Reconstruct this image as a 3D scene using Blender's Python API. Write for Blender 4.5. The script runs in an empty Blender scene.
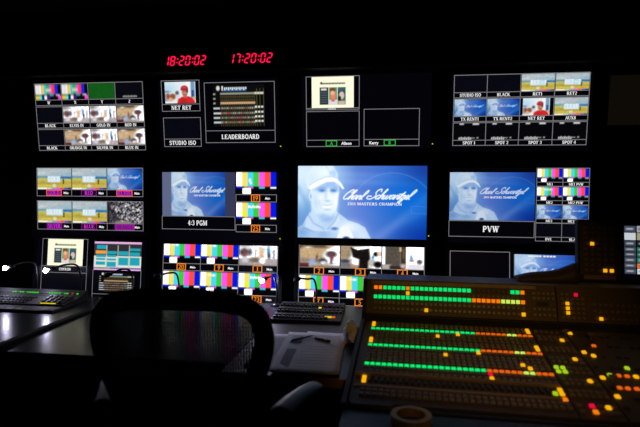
import bpy, bmesh, math, random
import numpy as np
from mathutils import Vector, Matrix

# ------------------------------------------------------------------ camera, world, lights, exposure
scene = bpy.context.scene
COL = scene.collection
vs = scene.view_settings
scene.display_settings.display_device = 'sRGB'
vs.view_transform = 'Standard'; vs.look = 'None'; vs.gamma = 1.0; vs.use_curve_mapping = False
vs.exposure = 0.0
rad = math.radians

cam_data = bpy.data.cameras.new('camera')
cam_data.sensor_width = 36.0
cam_data.lens = 36.0 * 520.0 / 640.0
cam_data.clip_start = 0.05
cam = bpy.data.objects.new('camera', cam_data); COL.objects.link(cam)
cam.location = (0, 0, 1.40)
YAW, PITCH, ROLL = rad(8.13), rad(2.44), rad(0.38)
_f = Vector((-math.sin(YAW) * math.cos(PITCH), math.cos(YAW) * math.cos(PITCH), -math.sin(PITCH)))
_r = Vector((math.cos(YAW), math.sin(YAW), 0)); _u = _r.cross(_f)
_r2 = _r * math.cos(ROLL) + _u * math.sin(ROLL); _u2 = -_r * math.sin(ROLL) + _u * math.cos(ROLL)
cam.rotation_euler = Matrix(((_r2.x, _u2.x, -_f.x), (_r2.y, _u2.y, -_f.y), (_r2.z, _u2.z, -_f.z))).to_euler()
cam_data.dof.use_dof = True; cam_data.dof.focus_distance = 3.05; cam_data.dof.aperture_fstop = 2.2
scene.camera = cam

world = bpy.data.worlds.new('world'); scene.world = world; world.use_nodes = True
world.node_tree.nodes['Background'].inputs[0].default_value = (0, 0, 0, 1)
world.node_tree.nodes['Background'].inputs[1].default_value = 0.0

# dim warm adjustable ceiling spot aimed at the vision mixer (its fitting is built further down)
DOWNLIGHT = (0.45, -0.35, 2.46)
ld = bpy.data.lights.new('downlight_lamp', 'SPOT'); ld.energy = 40.0; ld.color = (1.0, 0.52, 0.13)
ld.spot_size = rad(30); ld.spot_blend = 1.0; ld.shadow_soft_size = 0.04
lo = bpy.data.objects.new('downlight_lamp', ld); COL.objects.link(lo)
lo.location = (DOWNLIGHT[0], DOWNLIGHT[1], DOWNLIGHT[2] - 0.05)
lo.rotation_euler = (Vector((0.36, 2.06, 0.92)) - Vector(lo.location)).to_track_quat('-Z', 'Y').to_euler()

random.seed(7)
rng = np.random.default_rng(11)

# ------------------------------------------------------------------ materials
def lin(c):
    c = np.asarray(c, float) / 255.0
    return np.where(c <= 0.04045, c / 12.92, ((c + 0.055) / 1.055) ** 2.4)

def mat(name, rgb, rough=0.5, metal=0.0, noise=0.15, scale=40.0, bump=0.0, spec=0.5, coat=0.0):
    """procedural surface: base colour broken up by noise, optional fine bump"""
    m = bpy.data.materials.new(name); m.use_nodes = True
    nt = m.node_tree; b = nt.nodes['Principled BSDF']
    tc = nt.nodes.new('ShaderNodeTexCoord')
    n = nt.nodes.new('ShaderNodeTexNoise'); n.inputs['Scale'].default_value = scale; n.inputs['Detail'].default_value = 4
    nt.links.new(tc.outputs['Object'], n.inputs['Vector'])
    r = nt.nodes.new('ShaderNodeValToRGB')
    c = np.asarray(rgb, float)
    r.color_ramp.elements[0].position = 0.3; r.color_ramp.elements[1].position = 0.7
    r.color_ramp.elements[0].color = (*np.clip(c * (1 - noise), 0, 1), 1)
    r.color_ramp.elements[1].color = (*np.clip(c * (1 + noise), 0, 1), 1)
    nt.links.new(n.outputs['Fac'], r.inputs['Fac']); nt.links.new(r.outputs['Color'], b.inputs['Base Color'])
    b.inputs['Roughness'].default_value = rough; b.inputs['Metallic'].default_value = metal
    b.inputs['Specular IOR Level'].default_value = spec
    if coat: b.inputs['Coat Weight'].default_value = coat
    if bump:
        bp = nt.nodes.new('ShaderNodeBump'); bp.inputs['Strength'].default_value = bump; bp.inputs['Distance'].default_value = 0.002
        nt.links.new(n.outputs['Fac'], bp.inputs['Height']); nt.links.new(bp.outputs['Normal'], b.inputs['Normal'])
    return m

def wood(name, a, b_, rough=0.45):
    m = bpy.data.materials.new(name); m.use_nodes = True
    nt = m.node_tree; b = nt.nodes['Principled BSDF']
    tc = nt.nodes.new('ShaderNodeTexCoord'); w = nt.nodes.new('ShaderNodeTexWave')
    w.bands_direction = 'Z'; w.inputs['Scale'].default_value = 30; w.inputs['Distortion'].default_value = 4
    nt.links.new(tc.outputs['Object'], w.inputs['Vector'])
    r = nt.nodes.new('ShaderNodeValToRGB'); r.color_ramp.elements[0].color = (*a, 1); r.color_ramp.elements[1].color = (*b_, 1)
    nt.links.new(w.outputs['Fac'], r.inputs['Fac']); nt.links.new(r.outputs['Color'], b.inputs['Base Color'])
    b.inputs['Roughness'].default_value = rough
    return m

def glow(name, srgb, strength=1.0, sample=False):
    m = bpy.data.materials.new(name); m.use_nodes = True
    nt = m.node_tree; nt.nodes.clear()
    e = nt.nodes.new('ShaderNodeEmission'); e.inputs[0].default_value = (*lin(srgb), 1); e.inputs[1].default_value = strength
    o = nt.nodes.new('ShaderNodeOutputMaterial'); nt.links.new(e.outputs[0], o.inputs[0])
    m.cycles.emission_sampling = 'AUTO' if sample else 'NONE'
    return m

def picture_material():
    m = bpy.data.materials.new('screen_picture'); m.use_nodes = True
    nt = m.node_tree; nt.nodes.clear()
    a = nt.nodes.new('ShaderNodeVertexColor'); a.layer_name = 'Col'
    e = nt.nodes.new('ShaderNodeEmission'); e.inputs[1].default_value = 1.08
    o = nt.nodes.new('ShaderNodeOutputMaterial')
    nt.links.new(a.outputs['Color'], e.inputs[0]); nt.links.new(e.outputs[0], o.inputs[0])
    m.cycles.emission_sampling = 'NONE'
    return m

M = dict(
    bezel=mat('black_bezel_plastic', (0.004, 0.004, 0.005), 0.6, spec=0.12, scale=90),
    rack=mat('black_steel', (0.003, 0.003, 0.003), 0.8, spec=0.08),
    wall=mat('matt_black_wall_paint', (0.004, 0.004, 0.004), 0.95, spec=0.05, scale=6, bump=0.1),
    ceil=mat('dark_ceiling_tile', (0.010, 0.008, 0.007), 0.95, spec=0.1, scale=30),
    carpet=mat('charcoal_carpet', (0.008, 0.008, 0.009), 0.98, spec=0.05, scale=220, bump=0.6),
    desk=mat('grey_laminate', (0.032, 0.032, 0.040), 0.22, spec=0.12, scale=120, noise=0.06),
    deskdark=mat('dark_laminate', (0.022, 0.023, 0.028), 0.5, spec=0.3),
    rubber=mat('black_rubber_trim', (0.006, 0.006, 0.006), 0.8, spec=0.15),
    lipping=wood('wood_lipping', (0.42, 0.26, 0.08), (0.55, 0.36, 0.13)),
    mixer=mat('mixer_bronze_paint', (0.085, 0.062, 0.038), 0.55, spec=0.3, scale=150),
    mixerdark=mat('mixer_dark_housing', (0.020, 0.019, 0.018), 0.6, spec=0.3),
    mixertop=mat('mixer_grey_top', (0.16, 0.16, 0.18), 0.5, spec=0.3),
    mixerwood=mat('mixer_tan_strip', (0.26, 0.18, 0.09), 0.55),
    cap=mat('button_cap_smoke', (0.17, 0.135, 0.095), 0.4, spec=0.4),
    capdark=mat('button_cap_black', (0.02, 0.02, 0.02), 0.5),
    paper=mat('white_paper', (0.80, 0.79, 0.84), 0.9, spec=0.1, scale=14, noise=0.05),
    tissue=mat('white_tissue', (0.74, 0.75, 0.84), 0.95, spec=0.05),
    ink=mat('black_ink', (0.02, 0.02, 0.02), 0.6),
    pencil=mat('printed_grey', (0.25, 0.25, 0.29), 0.9, spec=0.1),
    tape=mat('masking_tape', (0.55, 0.40, 0.20), 0.6, scale=60),
    core=mat('cardboard_core', (0.30, 0.20, 0.10), 0.8),
    chair=mat('black_nylon', (0.005, 0.005, 0.006), 0.5, spec=0.2),
    mesh=mat('black_mesh_cord', (0.004, 0.004, 0.005), 0.7, spec=0.1),
    pad=mat('grey_arm_pad', (0.045, 0.048, 0.06), 0.5),
    metal=mat('brushed_steel', (0.35, 0.35, 0.36), 0.35, metal=1.0),
    lampblack=mat('lamp_black', (0.008, 0.008, 0.009), 0.35),
    keys=mat('grey_keys', (0.045, 0.045, 0.05), 0.5),
    leather=mat('dark_brown_leather', (0.055, 0.036, 0.030), 0.6, scale=180, bump=0.4),
    glass=mat('dark_screen_glass', (0.004, 0.004, 0.006), 0.28, spec=0.3),
    pic=picture_material(),
    line=glow('screen_grey_line', (126, 126, 128)),
    white=glow('screen_white_text', (245, 245, 245)),
    orange=glow('screen_orange', (255, 140, 30)),
    green=glow('screen_green', (40, 200, 60)),
    coral=glow('screen_coral', (255, 85, 100)),
    violet=glow('screen_violet', (150, 30, 150)),
    magenta=glow('screen_magenta', (215, 50, 215)),
    deepviolet=glow('screen_deep_violet', (85, 15, 110)),
    red_led=glow('clock_red', (255, 20, 70), 1.25),
    unlit=mat('clock_unlit_segment', (0.012, 0.003, 0.004), 0.5),
    pwr=glow('power_led', (190, 200, 0)),
    b_green=glow('lit_green', (5, 235, 115), 1.0, True),
    b_orange=glow('lit_orange', (255, 125, 10), 1.0, True),
    b_dorange=glow('lit_deep_orange', (225, 95, 15), 1.0, True),
    b_amber=glow('lit_amber', (255, 178, 12), 1.0, True),
    b_lime=glow('lit_lime', (205, 240, 95), 1.0, True),
    b_dlime=glow('lit_deep_lime', (165, 205, 25), 1.0, True),
    b_red=glow('lit_red', (235, 10, 60), 1.0, True),
    led=glow('lamp_led', (222, 220, 255), 130.0, True), led_bright=glow('lamp_led_bright', (222, 220, 255), 480.0, True),
    bulb=glow('downlight_bulb', (255, 190, 110), 2.0),
    g_led=glow('panel_green_led', (45, 240, 30), 1.0, True),
    y_led=glow('panel_yellow_led', (225, 205, 40), 0.9),
)
# screen panels given a very faint even emission: bluish black, and dark brown
for key, col in (('panel_on', (3, 3, 8)), ('panel_dim_brown', (14, 11, 6))):
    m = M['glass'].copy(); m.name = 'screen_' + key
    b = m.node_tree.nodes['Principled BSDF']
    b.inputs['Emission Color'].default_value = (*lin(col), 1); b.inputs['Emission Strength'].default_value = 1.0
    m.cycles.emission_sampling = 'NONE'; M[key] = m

# ------------------------------------------------------------------ mesh helpers
def link(o, parent=None):
    COL.objects.link(o)
    if parent is not None: o.parent = parent
    return o

def tag(o, label=None, cat=None, group=None, kind=None):
    if label: o['label'] = label
    if cat: o['category'] = cat
    if group: o['group'] = group
    if kind: o['kind'] = kind
    return o

def empty(name, loc, rot=(0, 0, 0)):
    o = bpy.data.objects.new(name, None); o.location = loc; o.rotation_euler = rot
    o.empty_display_size = 0.1
    return link(o)

class MB:
    """collects shapes for ONE mesh object"""
    def __init__(self): self.v = []; self.f = []
    def add(self, v, f):
        k = len(self.v); self.v += [tuple(p) for p in v]; self.f += [tuple(i + k for i in q) for q in f]; return self
    def box(self, x0, x1, y0, y1, z0, z1, T=None):
        v = [Vector((x, y, z)) for z in (z0, z1) for y in (y0, y1) for x in (x0, x1)]
        if T is not None: v = [T @ p for p in v]
        return self.add(v, [(0, 2, 3, 1), (4, 5, 7, 6), (0, 1, 5, 4), (2, 6, 7, 3), (0, 4, 6, 2), (1, 3, 7, 5)])
    def quad(self, x0, x1, z0, z1, y):              # facing -y
        return self.add([(x0, y, z0), (x1, y, z0), (x1, y, z1), (x0, y, z1)], [(0, 1, 2, 3)])
    def tube(self, pts, r, n=10, closed=False, caps=True, flat=None):
        pts = [Vector(p) for p in pts]; N = len(pts)
        rr = r if hasattr(r, '__len__') else [r] * N
        v = []; prev = None
        for i, p in enumerate(pts):
            a = pts[(i - 1) % N] if (closed or i) else p
            b = pts[(i + 1) % N] if (closed or i < N - 1) else p
            t = (b - a).normalized()
            if flat is not None: s = Vector(flat)
            else:
                s = prev if prev is not None else (Vector((0, 0, 1)) if abs(t.z) < 0.9 else Vector((1, 0, 0)))
            e1 = t.cross(s).normalized(); e2 = e1.cross(t).normalized(); prev = e2
            for k in range(n):
                an = 2 * math.pi * k / n
                v.append(p + e1 * (rr[i] * math.cos(an)) + e2 * (rr[i] * (0.5 if flat is not None else 1) * math.sin(an)))
        f = []
        for i in range(N if closed else N - 1):
            j = (i + 1) % N
            for k in range(n):
                l = (k + 1) % n
                f.append((i * n + k, i * n + l, j * n + l, j * n + k))
        if caps and not closed:
            f.append(tuple(range(n))[::-1]); f.append(tuple((N - 1) * n + k for k in range(n)))
        return self.add(v, f)
    def lathe(self, prof, n=24, c=(0, 0, 0)):
        v = []; f = []
        for (r, z) in prof:
            for k in range(n):
                a = 2 * math.pi * k / n; v.append((c[0] + r * math.cos(a), c[1] + r * math.sin(a), c[2] + z))
        P = len(prof)
        for i in range(P - 1):
            for k in range(n):
                l = (k + 1) % n; f.append((i * n + k, i * n + l, (i + 1) * n + l, (i + 1) * n + k))
        return self.add(v, f)
    def prism(self, prof, x0, x1):                  # profile of (y, z), extruded along x
        n = len(prof)
        v = [(x0, y, z) for y, z in prof] + [(x1, y, z) for y, z in prof]
        f = [(i, (i + 1) % n, n + (i + 1) % n, n + i) for i in range(n)]
        f += [tuple(range(n))[::-1], tuple(range(n, 2 * n))]
        return self.add(v, f)
    def mesh(self, name, smooth=False, bevel=0.0, segs=2):
        me = bpy.data.meshes.new(name); me.from_pydata(self.v, [], self.f)
        bm = bmesh.new(); bm.from_mesh(me)
        bmesh.ops.recalc_face_normals(bm, faces=bm.faces)
        if bevel:
            ed = [e for e in bm.edges if e.is_manifold and e.calc_face_angle(0) > 0.6]
            bmesh.ops.bevel(bm, geom=ed, offset=bevel, segments=segs, affect='EDGES', clamp_overlap=True)
        bm.to_mesh(me); bm.free()
        if smooth:
            for p in me.polygons: p.use_smooth = True
        return me
    def build(self, name, m, parent=None, **kw):
        me = self.mesh(name, **kw); me.materials.append(M[m] if isinstance(m, str) else m)
        return link(bpy.data.objects.new(name, me), parent)

def flatmesh(mb, name, m, parent):
    """flat screen graphics: keep the winding (facing -y)"""
    me = bpy.data.meshes.new(name); me.from_pydata(mb.v, [], mb.f); me.materials.append(M[m])
    return link(bpy.data.objects.new(name, me), parent)

def smooth_path(pts, n=8, closed=False):
    pts = [np.array(p, float) for p in pts]; N = len(pts); out = []
    for i in range(N if closed else N - 1):
        if closed: p0, p1, p2, p3 = pts[i - 1], pts[i], pts[(i + 1) % N], pts[(i + 2) % N]
        else: p0, p1, p2, p3 = pts[max(i - 1, 0)], pts[i], pts[i + 1], pts[min(i + 2, N - 1)]
        for k in range(n):
            t = k / n
            out.append(0.5 * (2 * p1 + (p2 - p0) * t + (2 * p0 - 5 * p1 + 4 * p2 - p3) * t * t + (3 * p1 - p0 - 3 * p2 + p3) * t ** 3))
    if not closed: out.append(pts[-1])
    return out

def text_mesh(body, bold=0.02):
    cu = bpy.data.curves.new('lettering', 'FONT'); cu.body = body; cu.size = 1.0; cu.resolution_u = 2
    cu.offset = bold; cu.align_x = 'CENTER'
    o = bpy.data.objects.new('lettering', cu)
    COL.objects.link(o); dg = bpy.context.evaluated_depsgraph_get()
    me = bpy.data.meshes.new_from_object(o.evaluated_get(dg))
    bpy.data.objects.remove(o); bpy.data.curves.remove(cu)
    co = np.zeros(len(me.vertices) * 3); me.vertices.foreach_get('co', co)
    return me, co.reshape(-1, 3)

# bold serif capitals for the screen captions: thick stems (k), thin strokes (t), serif feet
def _arc(cx, cy, rx, ry, a0, a1, n=9):
    return [(cx + rx * math.cos(rad(a0 + (a1 - a0) * i / (n - 1))), cy + ry * math.sin(rad(a0 + (a1 - a0) * i / (n - 1)))) for i in range(n)]
K, T = .20, .09
SER = {
    'A': ([([(.08, 0), (.40, 1)], T), ([(.40, 1), (.74, 0)], K), ([(.2, .33), (.62, .33)], T)], [(.08, 0), (.74, 0)], .82),
    'B': ([([(.16, 0), (.16, 1)], K), (_arc(.3, .74, .26, .22, 90, -90), .14), (_arc(.3, .27, .32, .23, 90, -90), .16), ([(.1, .96), (.32, .96)], T), ([(.1, .04), (.32, .04)], T), ([(.16, .5), (.3, .5)], T)], [], .74),
    'C': ([(_arc(.42, .5, .32, .46, 55, 305, 14), .16), ([(.62, .98), (.62, .66)], T)], [], .74),
    'D': ([([(.16, 0), (.16, 1)], K), (_arc(.3, .5, .36, .46, 90, -90, 13), .17), ([(.08, .96), (.32, .96)], T), ([(.08, .04), (.32, .04)], T)], [], .80),
    'E': ([([(.16, 0), (.16, 1)], K), ([(.06, .955), (.62, .955)], T), ([(.06, .045), (.64, .045)], T), ([(.16, .5), (.46, .5)], T), ([(.6, 1), (.6, .76)], T), ([(.62, 0), (.62, .27)], T), ([(.46, .38), (.46, .62)], T)], [], .72),
    'G': ([(_arc(.42, .5, .32, .46, 55, 300, 14), .16), ([(.66, .42), (.66, .06)], K), ([(.5, .42), (.78, .42)], T), ([(.62, .98), (.62, .68)], T)], [], .82),
    'H': ([([(.16, 0), (.16, 1)], K), ([(.66, 0), (.66, 1)], K), ([(.16, .5), (.66, .5)], T)], [(.16, 0), (.16, 1), (.66, 0), (.66, 1)], .84),
    'I': ([([(.19, 0), (.19, 1)], K)], [(.19, 0), (.19, 1)], .40),
    'K': ([([(.16, 0), (.16, 1)], K), ([(.2, .42), (.62, 1)], T), ([(.34, .58), (.68, 0)], K)], [(.16, 0), (.16, 1), (.62, 1), (.68, 0)], .82),
    'L': ([([(.16, 0), (.16, 1)], K), ([(.06, .045), (.62, .045)], T), ([(.6, 0), (.6, .28)], T)], [(.16, 1)], .70),
    'M': ([([(.1, 0), (.1, 1)], T), ([(.14, 1), (.48, .04)], K), ([(.48, .04), (.80, 1)], T), ([(.84, 0), (.84, 1)], K)], [(.1, 0), (.12, 1), (.84, 0), (.86, 1)], .98),
    'N': ([([(.12, 0), (.12, 1)], T), ([(.12, 1), (.66, 0)], K), ([(.68, 0), (.68, 1)], T)], [(.12, 0), (.1, 1), (.68, 1)], .82),
    'O': ([(_arc(.42, .5, .32, .46, 0, 360, 20), .17)], [], .84),
    'P': ([([(.16, 0), (.16, 1)], K), (_arc(.3, .70, .28, .26, 90, -90), .16), ([(.08, .96), (.32, .96)], T), ([(.16, .44), (.32, .44)], T)], [(.16, 0)], .70),
    'R': ([([(.16, 0), (.16, 1)], K), (_arc(.3, .72, .27, .24, 90, -90), .16), ([(.08, .96), (.32, .96)], T), ([(.16, .48), (.32, .48)], T), ([(.36, .48), (.66, 0)], K)], [(.16, 0), (.68, 0)], .80),
    'S': ([(_arc(.34, .73, .22, .22, 40, 270, 10) + _arc(.34, .27, .24, .23, 90, -140, 10), .16), ([(.54, .96), (.54, .72)], T), ([(.11, .04), (.11, .3)], T)], [], .68),
    'T': ([([(.36, 0), (.36, 1)], K), ([(.04, .955), (.68, .955)], T), ([(.06, 1), (.06, .74)], T), ([(.66, 1), (.66, .74)], T)], [(.36, 0)], .74),
    'U': ([([(.15, .3), (.15, 1)], K), (_arc(.40, .3, .25, .27, 180, 360), .13), ([(.65, .3), (.65, 1)], T)], [(.15, 1), (.65, 1)], .80),
    'V': ([([(.10, 1), (.40, 0)], K), ([(.40, 0), (.68, 1)], T)], [(.10, 1), (.68, 1)], .78),
    'W': ([([(.10, 1), (.34, 0)], K), ([(.34, 0), (.54, .9)], T), ([(.50, 1), (.74, 0)], K), ([(.74, 0), (.96, 1)], T)], [(.10, 1), (.52, 1), (.96, 1)], 1.06),
    'X': ([([(.10, 1), (.66, 0)], K), ([(.12, 0), (.62, 1)], T)], [(.10, 1), (.66, 0), (.12, 0), (.62, 1)], .78),
    'Y': ([([(.10, 1), (.38, .48)], K), ([(.38, .48), (.66, 1)], T), ([(.38, 0), (.38, .5)], K)], [(.10, 1), (.66, 1), (.38, 0)], .76),
    'Z': ([([(.08, .955), (.62, .955)], T), ([(.58, 1), (.1, 0)], K), ([(.06, .045), (.64, .045)], T)], [], .70),
    '0': ([(_arc(.32, .5, .23, .45, 0, 360, 18), .15)], [], .64), '1': ([([(.26, 0), (.26, 1)], K), ([(.1, .84), (.26, .96)], T)], [(.26, 0)], .5),
    '2': ([(_arc(.3, .72, .22, .23, 160, -30, 10) + [(.1, .06)], .15), ([(.08, .06), (.56, .06)], .13)], [], .64), '3': ([(_arc(.28, .74, .2, .21, 150, -90, 9), .14), (_arc(.28, .28, .24, .24, 90, -150, 10), .15)], [], .62),
    '4': ([([(.42, 0), (.42, 1)], .17), ([(.42, 1), (.05, .3)], T), ([(.04, .28), (.6, .28)], T)], [(.42, 0)], .64), '5': ([(_arc(.28, .32, .25, .28, 120, -150, 11), .15), ([(.14, .52), (.16, .95)], T), ([(.14, .93), (.52, .93)], .13)], [], .64),
    '6': ([(_arc(.32, .3, .22, .26, 0, 360, 16), .15), ([(.12, .34), (.2, .7), (.46, .97)], .13)], [], .64), '7': ([([(.06, .93), (.56, .93)], .13), ([(.55, .95), (.24, 0)], .17)], [], .6),
    '8': ([(_arc(.32, .74, .19, .2, 0, 360, 16), .13), (_arc(.32, .27, .23, .24, 0, 360, 16), .14)], [], .64), '9': ([(_arc(.32, .7, .22, .26, 0, 360, 16), .15), ([(.52, .66), (.44, .3), (.18, .03)], .13)], [], .64),
    ':': ([([(.15, .08), (.15, .26)], .18), ([(.15, .55), (.15, .73)], .18)], [], .3), '-': ([([(.05, .42), (.35, .42)], .12)], [], .4), ' ': ([], [], .34),
}
def serif_mesh(body):
    v = []; f = []; x = 0
    def quad(p): f.append(tuple(range(len(v), len(v) + 4))); v.extend(p)
    for ch in body:
        strokes, feet, adv = SER[ch]
        for pts, wd in strokes:
            n = len(pts); L = []
            for i, p in enumerate(pts):
                a = pts[max(i - 1, 0)]; b = pts[min(i + 1, n - 1)]
                if pts[0] == pts[-1] or math.dist(pts[0], pts[-1]) < 1e-6: a = pts[i - 1] if i else pts[-2]; b = pts[i + 1] if i < n - 1 else pts[1]
                d = math.dist(a, b) or 1; nx, ny = -(b[1] - a[1]) / d * wd / 2, (b[0] - a[0]) / d * wd / 2
                L.append(((x + p[0] + nx, 0, p[1] + ny), (x + p[0] - nx, 0, p[1] - ny)))
            for (a, b), (c, d) in zip(L[:-1], L[1:]): quad([b, d, c, a])
        for fx, fy in feet:
            z0, z1 = (0, .08) if fy == 0 else (.92, 1); quad([(x + fx - .16, 0, z0), (x + fx + .16, 0, z0), (x + fx + .16, 0, z1), (x + fx - .16, 0, z1)])
        x += adv + .05
    me = bpy.data.meshes.new('lettering'); me.from_pydata(v, [], f)
    co = np.array(v, float); return me, np.stack([co[:, 0], co[:, 2], co[:, 1]], -1)

# ------------------------------------------------------------------ painting of screen pictures (colours of a lit display)
class Paint:
    """x, y run over a design frame (w, h); colours 0..255"""
    def __init__(self, nx, ny, w, h, col=(0, 0, 0)):
        self.X, self.Y = np.meshgrid((np.arange(nx) + 0.5) * w / nx, (np.arange(ny) + 0.5) * h / ny)
        self.a = np.zeros((ny, nx, 3)); self.a[:] = col
        self.px = w / nx; self.hdr = False
    def blend(self, m, c):
        m = np.clip(m, 0, 1)[..., None]; self.a = self.a * (1 - m) + np.asarray(c, float) * m
    def rect(self, x0, y0, x1, y1, c, s=None, k=1):
        s = s or self.px
        d = np.maximum(np.maximum(x0 - self.X, self.X - x1), np.maximum(y0 - self.Y, self.Y - y1))
        self.blend(k * (0.5 - d / s), c)
    def ell(self, cx, cy, rx, ry, c, s=None, k=1, rot=0):
        s = s or self.px
        X = self.X - cx; Y = self.Y - cy
        if rot: X, Y = X * math.cos(rot) + Y * math.sin(rot), -X * math.sin(rot) + Y * math.cos(rot)
        d = (np.sqrt((X / rx) ** 2 + (Y / ry) ** 2) - 1) * min(rx, ry)
        self.blend(k * (0.5 - d / s), c)
    def gauss(self, cx, cy, rx, ry, c, k=1):
        self.blend(k * np.exp(-((self.X - cx) / rx) ** 2 - ((self.Y - cy) / ry) ** 2), c)
    def segd(self, p, q):
        (x0, y0), (x1, y1) = p, q; dx, dy = x1 - x0, y1 - y0
        t = np.clip(((self.X - x0) * dx + (self.Y - y0) * dy) / (dx * dx + dy * dy + 1e-9), 0, 1)
        return np.hypot(self.X - x0 - t * dx, self.Y - y0 - t * dy)
    def poly(self, pts, c, s=None, k=1):
        s = s or self.px
        d = np.full(self.X.shape, 1e9); ins = np.zeros(self.X.shape, bool); n = len(pts)
        for i in range(n):
            p, q = pts[i], pts[(i + 1) % n]
            d = np.minimum(d, self.segd(p, q))
            cnd = ((p[1] > self.Y) != (q[1] > self.Y))
            xi = (q[0] - p[0]) * (self.Y - p[1]) / ((q[1] - p[1]) or 1e-9) + p[0]
            ins ^= cnd & (self.X < xi)
        self.blend(k * (0.5 - np.where(ins, -d, d) / s), c)
    def stroke(self, pts, wd, c, k=1, s=None):
        s = s or self.px
        x0 = min(p[0] for p in pts) - 3; x1 = max(p[0] for p in pts) + 3
        d = np.full(self.X.shape, 1e9)
        for p, q in zip(pts[:-1], pts[1:]): d = np.minimum(d, self.segd(p, q))
        self.blend(k * (0.5 - (d - wd / 2) / s), c)
    def noise(self, amt, sx=1.0, sy=1.0):
        ny, nx = self.X.shape
        g = rng.normal(size=(int(ny / sy) + 3, int(nx / sx) + 3))
        yi = np.linspace(0, g.shape[0] - 1.01, ny); xi = np.linspace(0, g.shape[1] - 1.01, nx)
        y0 = yi.astype(int); x0 = xi.astype(int); fy = (yi - y0)[:, None]; fx = (xi - x0)[None]
        n = (g[y0][:, x0] * (1 - fy) * (1 - fx) + g[y0 + 1][:, x0] * fy * (1 - fx) + g[y0][:, x0 + 1] * (1 - fy) * fx + g[y0 + 1][:, x0 + 1] * fy * fx)
        self.a = self.a + (n * amt)[..., None]; return n
    def half(self):
        a = self.a; a = a[:a.shape[0] // 2 * 2, :a.shape[1] // 2 * 2]
        self.a = (a[::2, ::2] + a[1::2, ::2] + a[::2, 1::2] + a[1::2, 1::2]) / 4; return self

GL = dict(
    h=([(0, 0), (.5, 2.2), (.32, 2.3), (.1, 0), (.32, .85), (.6, .95), (.62, .2), (.9, 0)], .85),
    a=([(.75, .85), (.35, 1), (.05, .45), (.25, 0), (.6, .35), (.78, 1), (.75, .15), (1, 0)], .95),
    r=([(0, 0), (.25, 1), (.35, .8), (.65, .9), (.55, .15), (.85, 0)], .8),
    l=([(0, 0), (.6, 1.8), (.5, 2.4), (.25, 1.8), (.2, .3), (.5, 0)], .5),
    c=([(.6, .85), (.35, 1), (.05, .5), (.22, 0), (.7, .2)], .65),
    w=([(0, .9), (.08, .1), (.35, .1), (.5, .9), (.55, .1), (.85, .1), (1, .95), (1.2, .8)], 1.15),
    t=([(0, 0), (.45, 1.8), (.25, .2), (.6, 0)], .5),
    z=([(0, .9), (.5, .95), (.1, .1), (.5, -.1), (.3, -.9), (0, -.7), (.6, .1)], .6),
    e=([(0, .3), (.5, .6), (.42, 1), (.12, .7), (.2, .08), (.7, .1)], .6),
    S=([(1.7, 1.9), (1.5, 2.5), (1.0, 2.3), (.9, 1.6), (1.3, .8), (.8, 0), (0, .1), (-.1, .7), (.5, .7)], 1.5),
    C=([(1.25, 1.7), (1.5, 2.3), (1.0, 2.5), (.4, 1.6), (.3, .5), (.7, 0), (1.3, .2), (1.5, .7)], 1.45),
)
def script_strokes(word, x, y, sc, shear=0.55, ex=1.0):
    out = []
    for ch in word:
        if ch == ' ': x += sc * 0.75; continue
        p, adv = GL[ch]
        pts = smooth_path([(x + sc * (px * ex + shear * py * 0.75), y - sc * py) for px, py in p], 5)
        out.append([tuple(q) for q in pts]); x += sc * adv * ex
        if ch == 't': out.append([(x - sc * .1, y - sc * 1.25), (x + sc * .75, y - sc * 1.3)])
    return out

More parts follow.
